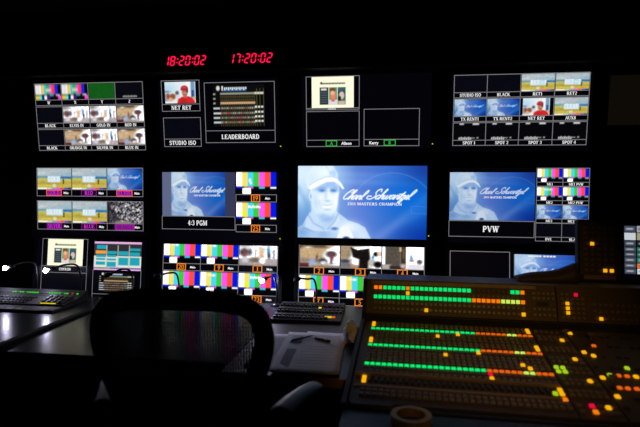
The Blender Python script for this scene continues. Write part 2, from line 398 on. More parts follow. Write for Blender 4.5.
def golfer(nx, ny, box=(0, 0, 130, 73), script='Charl Schwartzel'):
    """blue title picture: man in a white cap at the left, handwritten name at the right"""
    p = Paint(nx, ny, box[2] - box[0], box[3] - box[1]); p.X += box[0]; p.Y += box[1]
    X, Y = p.X, p.Y
    def mix(xs, cs): return np.stack([np.interp(X, xs, [c[i] for c in cs]) for i in range(3)], -1)
    top = mix([0, 40, 60, 95, 130], [(185, 218, 245), (150, 190, 235), (92, 128, 205), (60, 105, 200), (28, 72, 165)])
    mid = mix([0, 40, 60, 95, 130], [(120, 170, 220), (120, 160, 222), (92, 125, 212), (40, 110, 205), (8, 95, 200)])
    bot = mix([0, 40, 60, 95, 130], [(80, 130, 195), (110, 150, 215), (110, 138, 212), (58, 105, 195), (10, 62, 165)])
    t = (Y / 73)[..., None]
    p.a = np.where(t < .5, top * (1 - 2 * t) + mid * 2 * t, mid * (2 - 2 * t) + bot * (2 * t - 1))
    for yy, k, w in ((9, .25, 3), (16, .38, 3.5), (27, .16, 2), (3, -.12, 3)):
        m = k * np.exp(-((Y - yy - 0.03 * (X - 60)) / w) ** 2) * np.clip(1.25 - X / 110, 0, 1)
        p.blend(np.abs(m), (150, 195, 245) if k > 0 else (40, 70, 170))
    for q, k in ((-0.9, .22), (-0.55, .18)):
        m = np.exp(-(((Y - 62) - q * (X - 95)) / 6) ** 2) * k
        p.blend(m, (150, 175, 235))
    p.gauss(112, 30, 26, 20, (0, 105, 215), .5)
    p.gauss(128, 4, 20, 12, (22, 50, 140), .5); p.gauss(126, 72, 26, 12, (5, 45, 150), .6)
    r = np.hypot(X - 96, Y - 52); p.blend(np.exp(-((r - 45) / .7) ** 2) * .22 * (Y < 40), (150, 190, 250))
    p.stroke([(115, 40), (130, 40.5)], .5, (70, 150, 230), .5); p.stroke([(115, 47), (130, 47.5)], .5, (70, 150, 230), .5); p.stroke([(115, 40), (115, 47)], .5, (70, 150, 230), .5)
    # light around the head
    p.gauss(6, 8, 26, 20, (222, 240, 252), .85); p.gauss(2, 28, 8, 12, (205, 230, 248), .7)
    p.stroke([(0, 22), (10, 40), (12, 52)], 3, (90, 150, 210), .5, 6)
    # shoulders and shirt
    p.poly([(-2, 75), (-2, 64), (5, 60), (9, 52), (14, 46), (40, 46), (52, 55), (62, 58), (69, 62), (76, 75)], (185, 212, 242), 1.2)
    p.gauss(4, 68, 10, 8, (120, 162, 215), .9); p.gauss(26, 70, 9, 4, (125, 165, 215), .6)
    p.gauss(52, 62, 11, 6, (232, 242, 253), .9); p.gauss(66, 70, 6, 6, (215, 228, 246), .7)
    # neck
    p.poly([(14, 38), (38, 38), (40, 47), (34, 58), (24, 60), (14, 52)], (196, 220, 246), 2)
    p.gauss(30, 54, 9, 4, (140, 176, 224), .8); p.gauss(20, 50, 4, 8, (215, 232, 250), .6)
    # collar
    p.poly([(12, 47), (16, 55), (25, 62), (32, 66), (20, 68), (7, 62)], (196, 218, 244), 1.2)
    p.stroke([(11, 50), (16, 58), (27, 64)], 1.1, (124, 162, 214), .7, 2.4); p.stroke([(6, 63), (16, 67), (28, 67)], .9, (120, 158, 212), .6, 2.4)
    p.poly([(32, 62), (42, 48), (44, 56), (40, 64)], (205, 224, 246), 1.5)
    p.stroke([(31, 64), (38, 56), (42, 48)], 1.1, (118, 156, 212), .7, 1.6)
    p.ell(38, 63.5, 3.4, 1.6, (92, 128, 190), 1.6, .9)
    p.poly([(40, 74), (44, 62), (51, 60), (56, 68), (58, 74)], (238, 244, 252), 1.4); p.ell(50, 73, 3.5, 1.8, (50, 80, 140), 1.4, .9)
    # face
    p.poly([(13, 20), (12.5, 32), (15, 42), (20, 49), (27, 52), (34, 50.5), (39, 44), (41, 34), (42.5, 27), (42, 18)], (226, 239, 253), 2)
    p.gauss(18, 36, 5, 12, (196, 222, 247), .7); p.gauss(39.5, 36, 2.2, 10, (255, 255, 255), .9)
    p.gauss(27, 50.5, 7, 3.2, (158, 192, 234), .9)
    p.poly([(15, 24.5), (22, 20), (30, 16.8), (37, 16.5), (42, 19.5), (42, 23.5), (34, 22), (22, 25)], (160, 195, 240), 3, .85)
    for ex in (25, 36.6):
        p.gauss(ex, 24.6, 4.4, 2.4, (112, 156, 218), 1.0); p.ell(ex, 25, 2.4, .9, (80, 126, 196), 1.6, .85)
        p.stroke([(ex - 3.4, 22.8), (ex, 21.8), (ex + 3.2, 22.6)], .8, (132, 172, 226), .7, 1.8)
    p.stroke([(31.6, 24), (32.4, 31), (32.8, 33.5)], 1.8, (246, 251, 255), .7, 2.4); p.gauss(31, 35.4, 3.4, 1.1, (160, 194, 236), .85); p.gauss(28.6, 30, 1.6, 4.5, (186, 213, 245), .7)
    p.gauss(19, 38, 3, 7, (190, 216, 246), .5); p.gauss(35, 33, 3, 3, (244, 250, 255), .7); p.gauss(23, 32, 3, 3, (240, 248, 255), .6)
    p.stroke([(26, 40.8), (30, 41.9), (34.6, 40.6)], 1.5, (255, 255, 255), 1, 1.4); p.stroke([(25, 39.6), (30, 40.1), (35.2, 39.2)], .6, (150, 186, 232), .7, 1.6)
    p.gauss(30.3, 44.4, 3.8, 1.2, (172, 204, 242), .8); p.stroke([(22.5, 36), (23, 40), (24, 43)], .9, (190, 215, 246), .7, 2.4); p.gauss(30, 47.5, 3.5, 1.8, (220, 236, 252), .7)
    p.ell(13, 31, 1.8, 4, (208, 228, 248), 1.5); p.ell(13.2, 31, .8, 2.2, (150, 186, 228), 1)
    # cap: crown then brim
    p.poly([(9.5, 23), (8, 15), (11, 6), (17, -3), (34, -3), (38, 3), (40.6, 8), (41, 13.5), (34, 12.5), (26, 14), (15, 19)], (220, 238, 253), 2.2)
    p.gauss(37, 7.5, 2.6, 4.5, (166, 204, 243), .85); p.gauss(27, 7, 6, 4, (238, 247, 255), .8); p.gauss(14, 13, 4, 5, (205, 228, 249), .7)
    p.stroke([(28, -1), (32, 5), (33.5, 11)], .8, (186, 214, 246), .6, 2); p.ell(34.5, 7, 2.2, 2, (176, 208, 244), 2, .7)
    p.poly([(10.5, 22.5), (15, 18), (22, 14.6), (28, 12.2), (35, 11.4), (40, 13), (44.5, 17.4), (47.6, 22.8), (46, 23.6), (42, 18.6), (37, 16), (30, 16.2), (22, 19.4), (13.5, 24)], (253, 254, 255), 1.3)
    p.stroke([(12, 19.4), (20, 14.6), (28, 11.2), (35, 10.5), (40.5, 12.6)], .7, (172, 204, 242), .7, 1.6)
    # handwriting
    x = 45.3
    st = script_strokes('Charl', 44.4, 33.4, 3.7, 1.05, 1.26) + script_strokes(script.split()[1], 70.3, 33.0, 3.85, 1.05, 1.36)
    for s in st: p.stroke(s, 1.15, (248, 251, 255), 1, .9)
    return p

def dimmed(p, k=(.80, .83, .86)):
    p.a = p.a * np.array(k); return p

def bars(nx, ny, overlay=0):
    p = Paint(nx, ny, 7, 1); p.hdr = True
    c = [(240, 238, 240), (240, 222, 105), (70, 212, 238), (62, 198, 62), (250, 82, 238), (255, 78, 42), (0, 28, 225)]
    for i, q in enumerate(c): p.rect(i, 0, i + 1, .67, q)
    d = [(0, 20, 225), (8, 8, 14), (250, 80, 235), (8, 8, 14), (70, 212, 238), (8, 8, 14), (240, 240, 240)]
    for i, q in enumerate(d): p.rect(i, .67, i + 1, .76, q)
    p.rect(0, .76, 7, 1, (6, 6, 12)); p.rect(1.1, .72, 2.55, 1, (252, 252, 252))
    p.rect(1.45, .66, 1.9, .71, (225, 215, 150))
    if overlay == 1: p.ell(2.4, .38, .22, .09, (235, 245, 250)); p.ell(2.55, .5, .2, .06, (235, 245, 250))
    if overlay == 2:
        for k in range(9): p.rect(2.1 + k * .25, .13 + .02 * (k % 3), 2.28 + k * .25, .26 - .02 * (k % 2), (245, 245, 245))
        p.rect(1, .4, 2, .66, (236, 232, 60))
    if overlay == 3: p.ell(2.45, .16, .35, .05, (245, 250, 250)); p.ell(1.7, .14, .4, .05, (250, 244, 190))
    return p

def bars_card(nx, ny):
    p = Paint(nx, ny, 10, 1)
    c = [(225, 222, 225), (235, 232, 225), (228, 196, 70), (60, 190, 215), (50, 170, 60), (235, 70, 215), (240, 60, 45), (20, 40, 225), (8, 8, 20)]
    e = [0, 1.4, 2.4, 3.4, 4.4, 5.6, 6.6, 7.6, 8.8, 10]
    for i, q in enumerate(c): p.rect(e[i], 0, e[i + 1], .68, q)
    p.rect(4.1, .28, 6.1, .48, (205, 200, 190))
    d = [(225, 190, 60), (90, 235, 190), (10, 30, 130), (248, 240, 240), (70, 20, 120), (8, 8, 14), (10, 10, 14), (12, 10, 14), (245, 70, 210)]
    for i, q in enumerate(d): p.rect(e[i], .7, e[i + 1], 1, q)
    p.rect(5.6, .66, 7, .74, (70, 205, 225)); p.rect(8, .66, 9.4, .73, (235, 235, 235))
    p.rect(0, 0, 10, .06, (120, 120, 130), k=.35)
    return p

def landscape(nx, ny, box=(.32, .68)):
    p = Paint(nx, ny, 1, 1, (190, 172, 70))
    X, Y = p.X, p.Y
    p.rect(-1, -1, 2, .4, (160, 178, 186), .08)
    p.gauss(.5, .12, .4, .1, (186, 188, 188), .7); p.gauss(.9, .26, .3, .06, (140, 178, 200), .7); p.gauss(.1, .25, .25, .08, (200, 208, 206), .7)
    p.rect(-1, .37, 2, .5, (92, 140, 170), .05); p.rect(.62, .4, 2, .5, (40, 110, 165), .04)
    p.gauss(.15, .5, .3, .07, (190, 190, 105), .8); p.gauss(.8, .53, .25, .04, (200, 205, 150), .6)
    p.gauss(.5, .72, .5, .05, (165, 140, 60), .7); p.gauss(.2, .82, .4, .05, (205, 190, 85), .8); p.gauss(.15, .66, .2, .06, (150, 150, 65), .6)
    p.noise(7, 4, 2)
    p.rect(box[0], .36, box[1], .66, (188, 216, 230), .03)
    p.rect(.755, .56, .785, .74, (45, 40, 35), .03); p.ell(.77, .55, .022, .03, (60, 45, 40), .02)
    p.ell(.5, .82, .05, .08, (228, 210, 195), .06)
    y0 = .91
    for x0, x1, c in ((0, .28, (235, 236, 225)), (.28, .42, (190, 205, 190)), (.42, .55, (120, 165, 160)), (.55, .68, (225, 80, 215)), (.68, .79, (240, 75, 55)), (.79, .9, (50, 75, 230)), (.9, 1, (70, 35, 55))):
        p.rect(x0, y0, x1, 1.1, c, .02)
    return p

def room_bright(nx, ny, v=0):
    p = Paint(nx, ny, 1, 1, (236, 234, 240)); p.hdr = True
    p.rect(-1, .72, 2, 2, (160, 150, 152), .1)
    p.gauss(.1, .06, .16, .1, (120, 108, 100), .9)
    p.ell(.13, .42, .12, .17, (75, 62, 62), .1); p.ell(.14, .5, .03, .11, (165, 55, 58), .06); p.ell(.27, .42, .06, .14, (95, 95, 105), .06)
    p.ell(.16, .78, .09, .12, (205, 205, 212), .06)
    p.rect(.42, .3, .44, .62, (180, 110, 105), .04, .7)
    p.rect(.53, .22, .66, .68, (228, 202, 170), .06); p.ell(.59, .5, .03, .14, (205, 150, 110), .05, .6)
    p.ell(.77, .36, .035, .17, (55, 150, 225), .05); p.ell(.785, .56, .03, .12, (40, 40, 52), .05)
    p.rect(.9, .3, .93, .7, (90, 85, 100), .05, .7)
    p.ell(.42, .76, .15, .1, (120, 104, 86), .1); p.ell(.62, .8, .1, .13, (238, 234, 238), .06); p.ell(.86, .84, .16, .1, (178, 165, 170), .1)
    p.noise(10, 4, 3)
    return p

def room_tan(nx, ny, v=0):
    p = Paint(nx, ny, 1, 1, (188, 158, 122)); p.hdr = True
    p.rect(-1, -1, .66, .13, (92, 76, 62), .1); p.gauss(.2, .1, .1, .05, (250, 246, 240), .9)
    p.gauss(.3, .35, .4, .2, (200, 170, 128), .8)
    p.poly([(.58, .42), (.68, .18), (.85, .02), (1.1, -.1), (1.1, 1), (.8, .95), (.62, .7)], (238, 238, 242), .1)
    p.ell(.79, .4, .13, .14, (70, 68, 66), .08); p.ell(.8, .48, .03, .12, (165, 50, 56), .06); p.rect(.77, .55, .84, .85, (90, 70, 72), .06)
    p.rect(-1, .62, .6, .8, (140, 128, 118), .1); p.rect(-1, .82, .24, 1.1, (95, 40, 42), .06); p.ell(.32, .78, .09, .16, (150, 170, 205), .08)
    p.ell(.43, .55, .025, .12, (110, 70, 60), .05); p.ell(.58, .72, .1, .13, (72, 78, 92), .08); p.ell(.6, .8, .08, .08, (215, 215, 222), .06)
    p.ell(.88, .75, .06, .15, (228, 228, 236), .06); p.rect(.3, .92, 2, 1.1, (140, 132, 128), .08)
    p.noise(9, 4, 3)
    return p

def room_operator(nx, ny):
    p = Paint(nx, ny, 1, 1, (165, 140, 112)); p.hdr = True
    p.poly([(.2, .5), (.3, .05), (1.1, -.1), (1.1, 1.1), (.2, .8)], (240, 240, 243), .08)
    p.rect(-1, .62, .25, 1.1, (120, 112, 112), .1); p.ell(.1, .7, .1, .08, (60, 70, 90), .06)
    p.poly([(.24, .05), (.42, .18), (.7, .1), (.73, .55), (.66, 1.1), (.45, 1.1), (.46, .6), (.3, .5)], (22, 18, 18), .05)
    p.ell(.2, .4, .05, .14, (140, 130, 100), .06); p.ell(.87, .35, .06, .1, (20, 20, 25), .04); p.rect(.9, .25, 1.1, .42, (225, 195, 165), .05)
    p.ell(.8, .5, .03, .08, (60, 150, 215), .04); p.ell(.77, .75, .09, .16, (185, 178, 170), .06); p.ell(.92, .82, .1, .14, (15, 15, 20), .06)
    p.noise(6, 4, 3); return p

def room_door(nx, ny):
    p = Paint(nx, ny, 1, 1, (244, 243, 246)); p.hdr = True
    p.rect(.07, -1, .44, .95, (82, 76, 66), .03); p.rect(.44, -1, .57, .95, (66, 54, 46), .03); p.rect(.41, .02, .46, .2, (215, 190, 140), .04)
    p.rect(.5, .1, .53, .5, (150, 120, 70), .04, .7)
    p.rect(-1, .8, .2, 1.1, (175, 165, 158), .06); p.rect(.18, .86, .55, 1.1, (50, 42, 42), .05); p.ell(.5, .86, .06, .1, (200, 175, 170), .06)
    p.ell(.7, .48, .025, .1, (60, 150, 225), .04); p.ell(.71, .6, .05, .07, (170, 140, 145), .06); p.ell(.9, .66, .06, .1, (85, 85, 100), .06); p.rect(.58, .78, 1.1, 1.1, (225, 220, 225), .1)
    p.noise(5, 4, 3); return p

def crowd(nx, ny):
    p = Paint(nx, ny, 1, 1, (95, 92, 98))
    p.noise(70, 2.0, 2.4); p.noise(55, 4, 3)
    p.rect(-1, -1, .1, 2, (28, 28, 34), .15, .85); p.gauss(.2, .75, .12, .2, (30, 28, 34), .8); p.gauss(.25, .1, .2, .06, (45, 42, 45), .8)
    p.rect(.2, .88, .7, 1.1, (140, 128, 118), .08, .8)
    return p

def red_cap_man(nx, ny):
    p = Paint(nx, ny, 1, 1, (222, 232, 238))
    p.gauss(.1, .3, .3, .3, (170, 205, 225), .8); p.rect(.84, -1, .98, .75, (110, 150, 190), .04); p.rect(.87, .4, .95, .7, (40, 80, 130), .04); p.rect(.72, -1, .84, 1, (238, 238, 238), .04)
    p.gauss(.05, .45, .12, .05, (80, 110, 135), .8); p.rect(-1, .55, .1, .9, (130, 150, 160), .08)
    p.ell(.2, .72, .17, .2, (212, 205, 195), .05); p.ell(.1, .68, .06, .14, (130, 75, 60), .06); p.ell(.25, .68, .1, .13, (140, 85, 55), .06); p.ell(.18, .82, .06, .09, (225, 165, 120), .05)
    p.ell(.4, .52, .06, .1, (90, 85, 95), .05); p.ell(.42, .72, .07, .12, (205, 210, 220), .05)
    p.poly([(.38, 1.1), (.42, .82), (.55, .7), (.78, .68), (.95, .8), (1.0, 1.1)], (205, 38, 42), .04)
    p.gauss(.6, .95, .1, .12, (165, 25, 32), .7)
    p.ell(.65, .5, .1, .2, (196, 130, 100), .03); p.rect(.6, .6, .72, .74, (175, 110, 85), .04)
    p.ell(.64, .3, .12, .13, (198, 55, 65), .03); p.rect(.52, .32, .68, .4, (160, 35, 48), .04); p.ell(.73, .4, .035, .12, (75, 60, 60), .03)
    p.ell(.6, .46, .02, .015, (60, 40, 40), .02); p.ell(.68, .46, .02, .015, (60, 40, 40), .02); p.rect(.6, .58, .68, .6, (130, 60, 60), .02)
    p.rect(.92, .72, 1.1, .85, (215, 175, 120), .04)
    return p

def web_page(nx, ny):
    p = Paint(nx, ny, 1, 1, (250, 247, 218))
    p.rect(.2, .185, .8, .24, (175, 170, 150), .02); p.ell(.23, .2, .02, .04, (30, 30, 30), .015)
    for k in range(14): p.rect(.26 + k * .039, .2, .285 + k * .039, .25 - .015 * (k % 2), (60, 55, 50), .012, .8)
    p.rect(.19, .34, .40, .9, (40, 52, 58), .01)
    p.rect(.22, .37, .36, .44, (225, 225, 220), .02, .8)
    for k in range(5): p.rect(.22, .5 + k * .075, .37, .525 + k * .075, (120, 135, 140), .015, .6)
    p.rect(.415, .34, .605, .9, (80, 150, 95), .01); p.rect(.415, .74, .605, .9, (215, 215, 225), .03)
    p.ell(.51, .58, .065, .19, (222, 130, 100), .02); p.ell(.5, .42, .07, .07, (120, 70, 45), .02); p.ell(.5, .52, .045, .07, (238, 180, 150), .03); p.rect(.47, .72, .55, .8, (225, 95, 80), .03)
    p.rect(.62, .34, .81, .9, (45, 110, 85), .01); p.ell(.71, .5, .075, .12, (35, 40, 50), .02); p.ell(.715, .6, .06, .13, (215, 185, 180), .02); p.ell(.7, .43, .07, .06, (60, 85, 120), .02); p.rect(.63, .78, .8, .9, (205, 175, 160), .04); p.ell(.66, .7, .04, .08, (40, 35, 40), .02)
    return p

def teal_ui(nx, ny):
    p = Paint(nx, ny, 1, 1, (226, 222, 208))
    p.rect(0, 0, 1, .5, (48, 46, 48), .01); p.rect(0, 0, 1, .07, (226, 170, 215), .01)
    for k in range(10): p.rect(.03 + k * .1, .08, .08 + k * .1, .12, (40, 40, 90), .01, .8)
    T = (30, 160, 178)
    for x0, y0, x1, y1 in ((.05, .12, .26, .26), (.28, .33, .48, .43), (.52, .33, .73, .47), (.76, .22, .98, .31), (.76, .36, .97, .48), (.04, .46, .25, .55), (.28, .46, .47, .54),
                           (.04, .58, .24, .65), (.27, .59, .47, .66), (.04, .7, .24, .82), (.27, .7, .47, .88), (.52, .55, .73, .82), (.76, .54, .97, .82)):
        p.rect(x0, y0, x1, y1, T, .012)
    p.rect(.03, .31, .25, .43, (240, 150, 60), .012)
    for x in (.27, .51, .75): p.rect(x - .015, .12, x + .005, 1, (205, 195, 175), .01, .8)
    p.rect(0, .9, 1, .955, (120, 120, 190), .01, .75); p.rect(.1, .9, .22, .95, (50, 165, 60), .01); p.rect(.24, .91, .34, .95, (110, 180, 60), .01)
    for k in range(16): p.rect(.36 + k * .04, .905, .38 + k * .04, .95, (50, 50, 150), .008, .8)
    p.rect(0, .955, 1, 1, (235, 170, 220), .01)
    return p

def leaderboard(nx, ny):
    p = Paint(nx, ny, 1, 1, (10, 12, 14))
    p.ell(.1, .08, .035, .06, (215, 215, 205), .02); p.rect(.17, .03, .2, .14, (235, 235, 230), .015)
    p.rect(.19, .1, .65, .16, (40, 90, 150), .02, .9)
    for k in range(12): p.rect(.22 + k * .037, .06, .248 + k * .037, .13 - .02 * (k % 2), (215, 220, 220), .012)
    p.rect(.14, .19, .98, .235, (150, 150, 140), .012, .9); p.rect(.8, .185, .98, .235, (210, 205, 190), .012)
    p.rect(.14, .41, .82, .465, (205, 160, 125), .015)
    for k in range(19):
        x = .15 + k * .0367
        p.rect(x - .004, .17, x + .004, 1, (120, 112, 55), .006, .7)
    for x in (.85, .91, .98): p.rect(x - .004, .1, x + .004, 1, (125, 118, 55), .006, .8)
    r = random.Random(3)
    for j, y in enumerate((.56, .68, .79, .9)):
        p.rect(.0, y - .02, .13 + .02 * (j % 2), y + .025, (190, 195, 195), .015)
        for k in range(18):
            c = r.choice([(150, 150, 145), (165, 165, 160), (60, 130, 70), (195, 70, 75), (140, 140, 135), (120, 125, 120)])
            p.ell(.172 + k * .0367, y, .014, .025, c, .015)
        for x in (.83, .89, .95): p.rect(x - .02, y - .045, x + .02, y + .0, (228, 226, 220), .012)
    for y in (.22, .33, .44): p.rect(0, y - .02, .045, y + .02, (165, 160, 150), .02)
    for y in (.27, .35): p.rect(.15, y, .82, y + .04, (70, 62, 40), .015, .6)
    return p

def green_field(nx, ny):
    p = Paint(nx, ny, 1, 1, (18, 84, 24)); p.noise(1.5, 5, 5); return p
def idle(nx, ny):
    p = Paint(nx, ny, 1, 1, (7, 8, 16)); p.noise(.6, 3, 3); return p
def idle_small_print(nx, ny):
    p = idle(nx, ny); p.blend(np.full(p.X.shape, .3), (12, 12, 18))
    for k in range(9): p.rect(.26 + k * .06, .82 - .02 * (k % 2), .305 + k * .06, .92, (175, 175, 175), .03, .85)
    return p
def spot_card(nx, ny):
    p = Paint(nx, ny, 1, 1, (6, 6, 10))
    p.rect(.18, .0, .32, .09, (190, 190, 195), .03, .9); p.rect(.6, .0, .8, .1, (205, 205, 205), .03, .9)
    for k in range(7): p.rect(.16 + k * .06, .84 - .03 * (k % 2), .205 + k * .06, .97, (205, 205, 205), .03)
    p.rect(.56, .84, .68, .9, (140, 140, 140), .03); p.rect(.74, .82, .79, .9, (170, 170, 170), .03)
    return p

def tile(name, p, x0, x1, z0, z1, y, parent, label=None):
    """one picture of a screen as its own flat mesh; every vertex carries the display's colour"""
    a = np.clip(p.a, 0, 255); ny, nx, _ = a.shape
    xs = np.linspace(x0, x1, nx + 1); zs = np.linspace(z1, z0, ny + 1)
    gx, gz = np.meshgrid(xs, zs)
    co = np.stack([gx, np.full_like(gx, y), gz], -1).reshape(-1, 3)
    i, j = np.meshgrid(np.arange(ny), np.arange(nx), indexing='ij'); b = i * (nx + 1) + j
    quads = np.stack([b + nx + 1, b + nx + 2, b + 1, b], -1).reshape(-1, 4).astype(np.int32)
    me = bpy.data.meshes.new(name); n = len(quads)
    me.vertices.add(len(co)); me.vertices.foreach_set('co', co.ravel())
    me.loops.add(n * 4); me.loops.foreach_set('vertex_index', quads.ravel())
    me.polygons.add(n); me.polygons.foreach_set('loop_start', np.arange(0, n * 4, 4, dtype=np.int32))
    me.update(calc_edges=True)
    # vertex colours: average of the surrounding cells
    e = np.pad(lin(a), ((1, 1), (1, 1), (0, 0)), mode='edge')
    if p.hdr: mn = np.clip((e.min(-1, keepdims=True) - .74) / .16, 0, 1); e = e * (1 + 0.9 * mn * mn * (3 - 2 * mn))     # peak whites of a display
    vc = (e[:-1, :-1] + e[1:, :-1] + e[:-1, 1:] + e[1:, 1:]) / 4
    at = me.color_attributes.new('Col', 'FLOAT_COLOR', 'POINT')
    at.data.foreach_set('color', np.concatenate([vc.reshape(-1, 3), np.ones((len(co), 1))], 1).astype(np.float32).ravel())
    me.materials.append(M['pic'])
    o = link(bpy.data.objects.new(name, me), parent)
    if label: o['label'] = label
    return o

# ------------------------------------------------------------------ the room
def struct(o): o['kind'] = 'structure'; return o
XL, XR, YB, YF, ZC = -3.3, 2.3, 3.42, -1.6, 2.5
def plank(name, x0, x1, y0, y1, z0, z1, m): return struct(MB().box(x0, x1, y0, y1, z0, z1).build(name, m))
plank('floor', XL, XR, YF, YB, -0.05, 0, 'carpet')
plank('ceiling', XL, XR, YF, YB, ZC, ZC + .05, 'ceil')
plank('wall_back', XL, XR, YB, YB + .05, 0, ZC, 'wall')
plank('wall_left', XL - .05, XL, YF, YB, 0, ZC, 'wall')
plank('wall_right', XR, XR + .05, YF, YB, 0, ZC, 'wall')
plank('wall_front', XL, XR, YF - .05, YF, 0, ZC, 'wall')
plank('baseboard_back', XL, XR, YB - .015, YB, 0, .08, 'rack')

# ceiling downlight fitting
dl = empty('ceiling_downlight', (DOWNLIGHT[0], DOWNLIGHT[1], ZC))
tag(dl, 'small round recessed ceiling spot aimed at the production switcher', 'ceiling light')
MB().lathe([(.075, 0), (.075, -.008), (.055, -.012), (.052, 0)], 28).build('trim_ring', 'metal', dl, smooth=True)
MB().lathe([(.050, -.001), (.025, -.004), (.0005, -.005)], 24).build('lens', 'bulb', dl)

# ------------------------------------------------------------------ monitor wall
SW, SH, BZ = .752, .426, .020
MON_Y = 3.05

rack = empty('monitor_rack', (-.6, 3.27, 0))
tag(rack, 'black steel rack of uprights and rails carrying the monitor wall', 'rack')
for x in (-2.33, -1.48, -.62, .25, 1.12, 1.98):
    MB().box(x + .6 - .03, x + .6 + .03, -.03, .03, 0, 2.2).build('upright', 'rack', rack, bevel=.003)
for z in (.86, 1.33, 1.87):
    MB().box(-1.95, 2.75, -.05, -.031, z - .03, z + .03).build('rail', 'rack', rack)
MB().box(-1.95, 2.75, -.325, .03, 2.098, 2.112).build('top_shelf', 'rack', rack)

class Mon:
    def __init__(self, cx, cz, w, h, tilt, label, on=True, size=None, dim_brown=False, led=False):
        """content rectangle w x h centred at (cx, cz) on the wall; the screen panel holds it"""
        sw, sh = size or (max(SW, w + .004), max(SH, h + .004))
        self.sw, self.sh = sw, sh
        oh = sh + 2 * BZ
        t = rad(tilt)
        # the panel is a little taller than what it shows: content hangs from its top edge
        off = (sh - h) / 2 - .002
        c = Vector((cx, MON_Y, cz)) + Vector((0, -math.sin(t), math.cos(t))) * (-off)
        base = c - Vector((0, -math.sin(t), math.cos(t))) * (oh / 2)
        r = self.root = empty('wall_monitor', base, (t, 0, 0))
        tag(r, label, 'monitor', 'monitors of the video wall')
        zc = oh / 2
        X, Z0, Z1 = sw / 2, zc - sh / 2, zc + sh / 2
        mb = MB()
        for a in ((-X - BZ, X + BZ, Z1, Z1 + BZ), (-X - BZ, X + BZ, Z0 - BZ, Z0), (-X - BZ, -X, Z0, Z1), (X, X + BZ, Z0, Z1)):
            mb.box(a[0], a[1], -.010, .012, a[2], a[3])
        mb.build('bezel', 'bezel', r)
        b = MB().box(-X - BZ, X + BZ, .012, .045, Z0 - BZ, Z1 + BZ).build('back_cover', 'bezel', r, bevel=.008)
        MB().box(-.18, .18, .045, .085, zc - .12, zc + .12).build('rear_bulge', 'bezel', r, bevel=.01)
        d = 3.218 - MON_Y
        MB().box(-.06, .06, .085, d, zc - .07, zc + .07).build('wall_bracket', 'rack', r)
        self.s = MB().box(-X, X, 0, .010, Z0, Z1).build('screen', 'panel_dim_brown' if dim_brown else 'panel_on' if on else 'glass', r)
        MB().box(X + BZ * .32, X + BZ * .62, -.0125, -.010, Z0 + .022, Z0 + .029).build('power_light', 'pwr' if led else 'unlit', r)
        self.w, self.h = w, h
        self.x0 = -w / 2; self.z1 = zc + off + h / 2
    def X(self, u): return self.x0 + u * self.w
    def Z(self, v): return self.z1 - v * self.h
    def pic(self, p, u0, v0, u1, v1, label=None, y=-.0012, name='picture'):
        return tile(name, p, self.X(u0), self.X(u1), self.Z(v1), self.Z(v0), y, self.s, label)
    def fill(self, u0, v0, u1, v1, m, name='caption_box', y=-.0010):
        return flatmesh(MB().quad(self.X(u0), self.X(u1), self.Z(v1), self.Z(v0), y), name, m, self.s)
    def frame(self, u0, v0, u1, v1, cuts=(), m='line', wd=.0036, sides='LRTB', y=-.0016):
        mb = MB(); x0, x1, z0, z1 = self.X(u0), self.X(u1), self.Z(v1), self.Z(v0); k = wd / 2
        if 'T' in sides: mb.quad(x0 - k, x1 + k, z1 - k, z1 + k, y)
        if 'B' in sides: mb.quad(x0 - k, x1 + k, z0 - k, z0 + k, y)
        if 'L' in sides: mb.quad(x0 - k, x0 + k, z0, z1, y)
        if 'R' in sides: mb.quad(x1 - k, x1 + k, z0, z1, y)
        for c in cuts: mb.quad(x0, x1, self.Z(c) - k, self.Z(c) + k, y)
        return flatmesh(mb, 'tile_frame', m, self.s)
    def text(self, s, u, v, hv, m='white', maxu=None, bold=.02, y=-.0022, wide=1.0):
        """one line of lettering centred at (u, v); hv is the cap height"""
        ser = all(c in SER for c in s)
        me, co = serif_mesh(s) if ser else text_mesh(s, bold)
        co = co.copy(); cx = (co[:, 0].min() + co[:, 0].max()) / 2; capz = 1.0 if ser else .73
        k = hv * self.h / capz
        wd = (co[:, 0].max() - co[:, 0].min()) * k * wide; kx = k * wide
        if maxu and wd > maxu * self.w: kx *= maxu * self.w / wd
        new = np.stack([self.X(u) + (co[:, 0] - cx) * kx, np.full(len(co), y), self.Z(v) + (co[:, 1] - capz / 2) * k], -1)
        me.vertices.foreach_set('co', new.ravel()); me.update()
        me.materials.clear(); me.materials.append(M[m]); me.name = 'caption'
        return link(bpy.data.objects.new('caption', me), self.s)

T1, T2, T3 = 5.44, 0.0, -5.69
# --- top row, first column: three rows of four small pictures
m = Mon(-1.9004, 1.8579, .7244, .4156, T1, 'wall monitor at top left with a green tile and five small room pictures')
rows = [(0, .322), (.342, .662), (.682, 1.0)]
caps = [['W', 'X', 'Y', 'Z'], ['BLACK', 'ELVIS IN', 'GOLD IN', 'RED IN'], ['BLACK', 'ORANGE IN', 'SILVER IN', 'BLUE IN']]
fn = [[bars_card, bars_card, green_field, idle_small_print], [idle, room_bright, room_bright, room_tan], [idle, room_tan, room_bright, room_tan]]
for j, (v0, v1) in enumerate(rows):
    for i in range(4):
        u0, u1 = i / 4, (i + 1) / 4; vm = v0 + (v1 - v0) * (.75 if j == 0 else .77)
        m.pic(fn[j][i](56, 34), u0 + .006, v0 + .004, u1 - .004, vm)
        m.frame(u0, v0, u1, v1, (vm,))
        m.text(caps[j][i], (u0 + u1) / 2, (vm + v1) / 2, .044, maxu=.16, bold=.03)
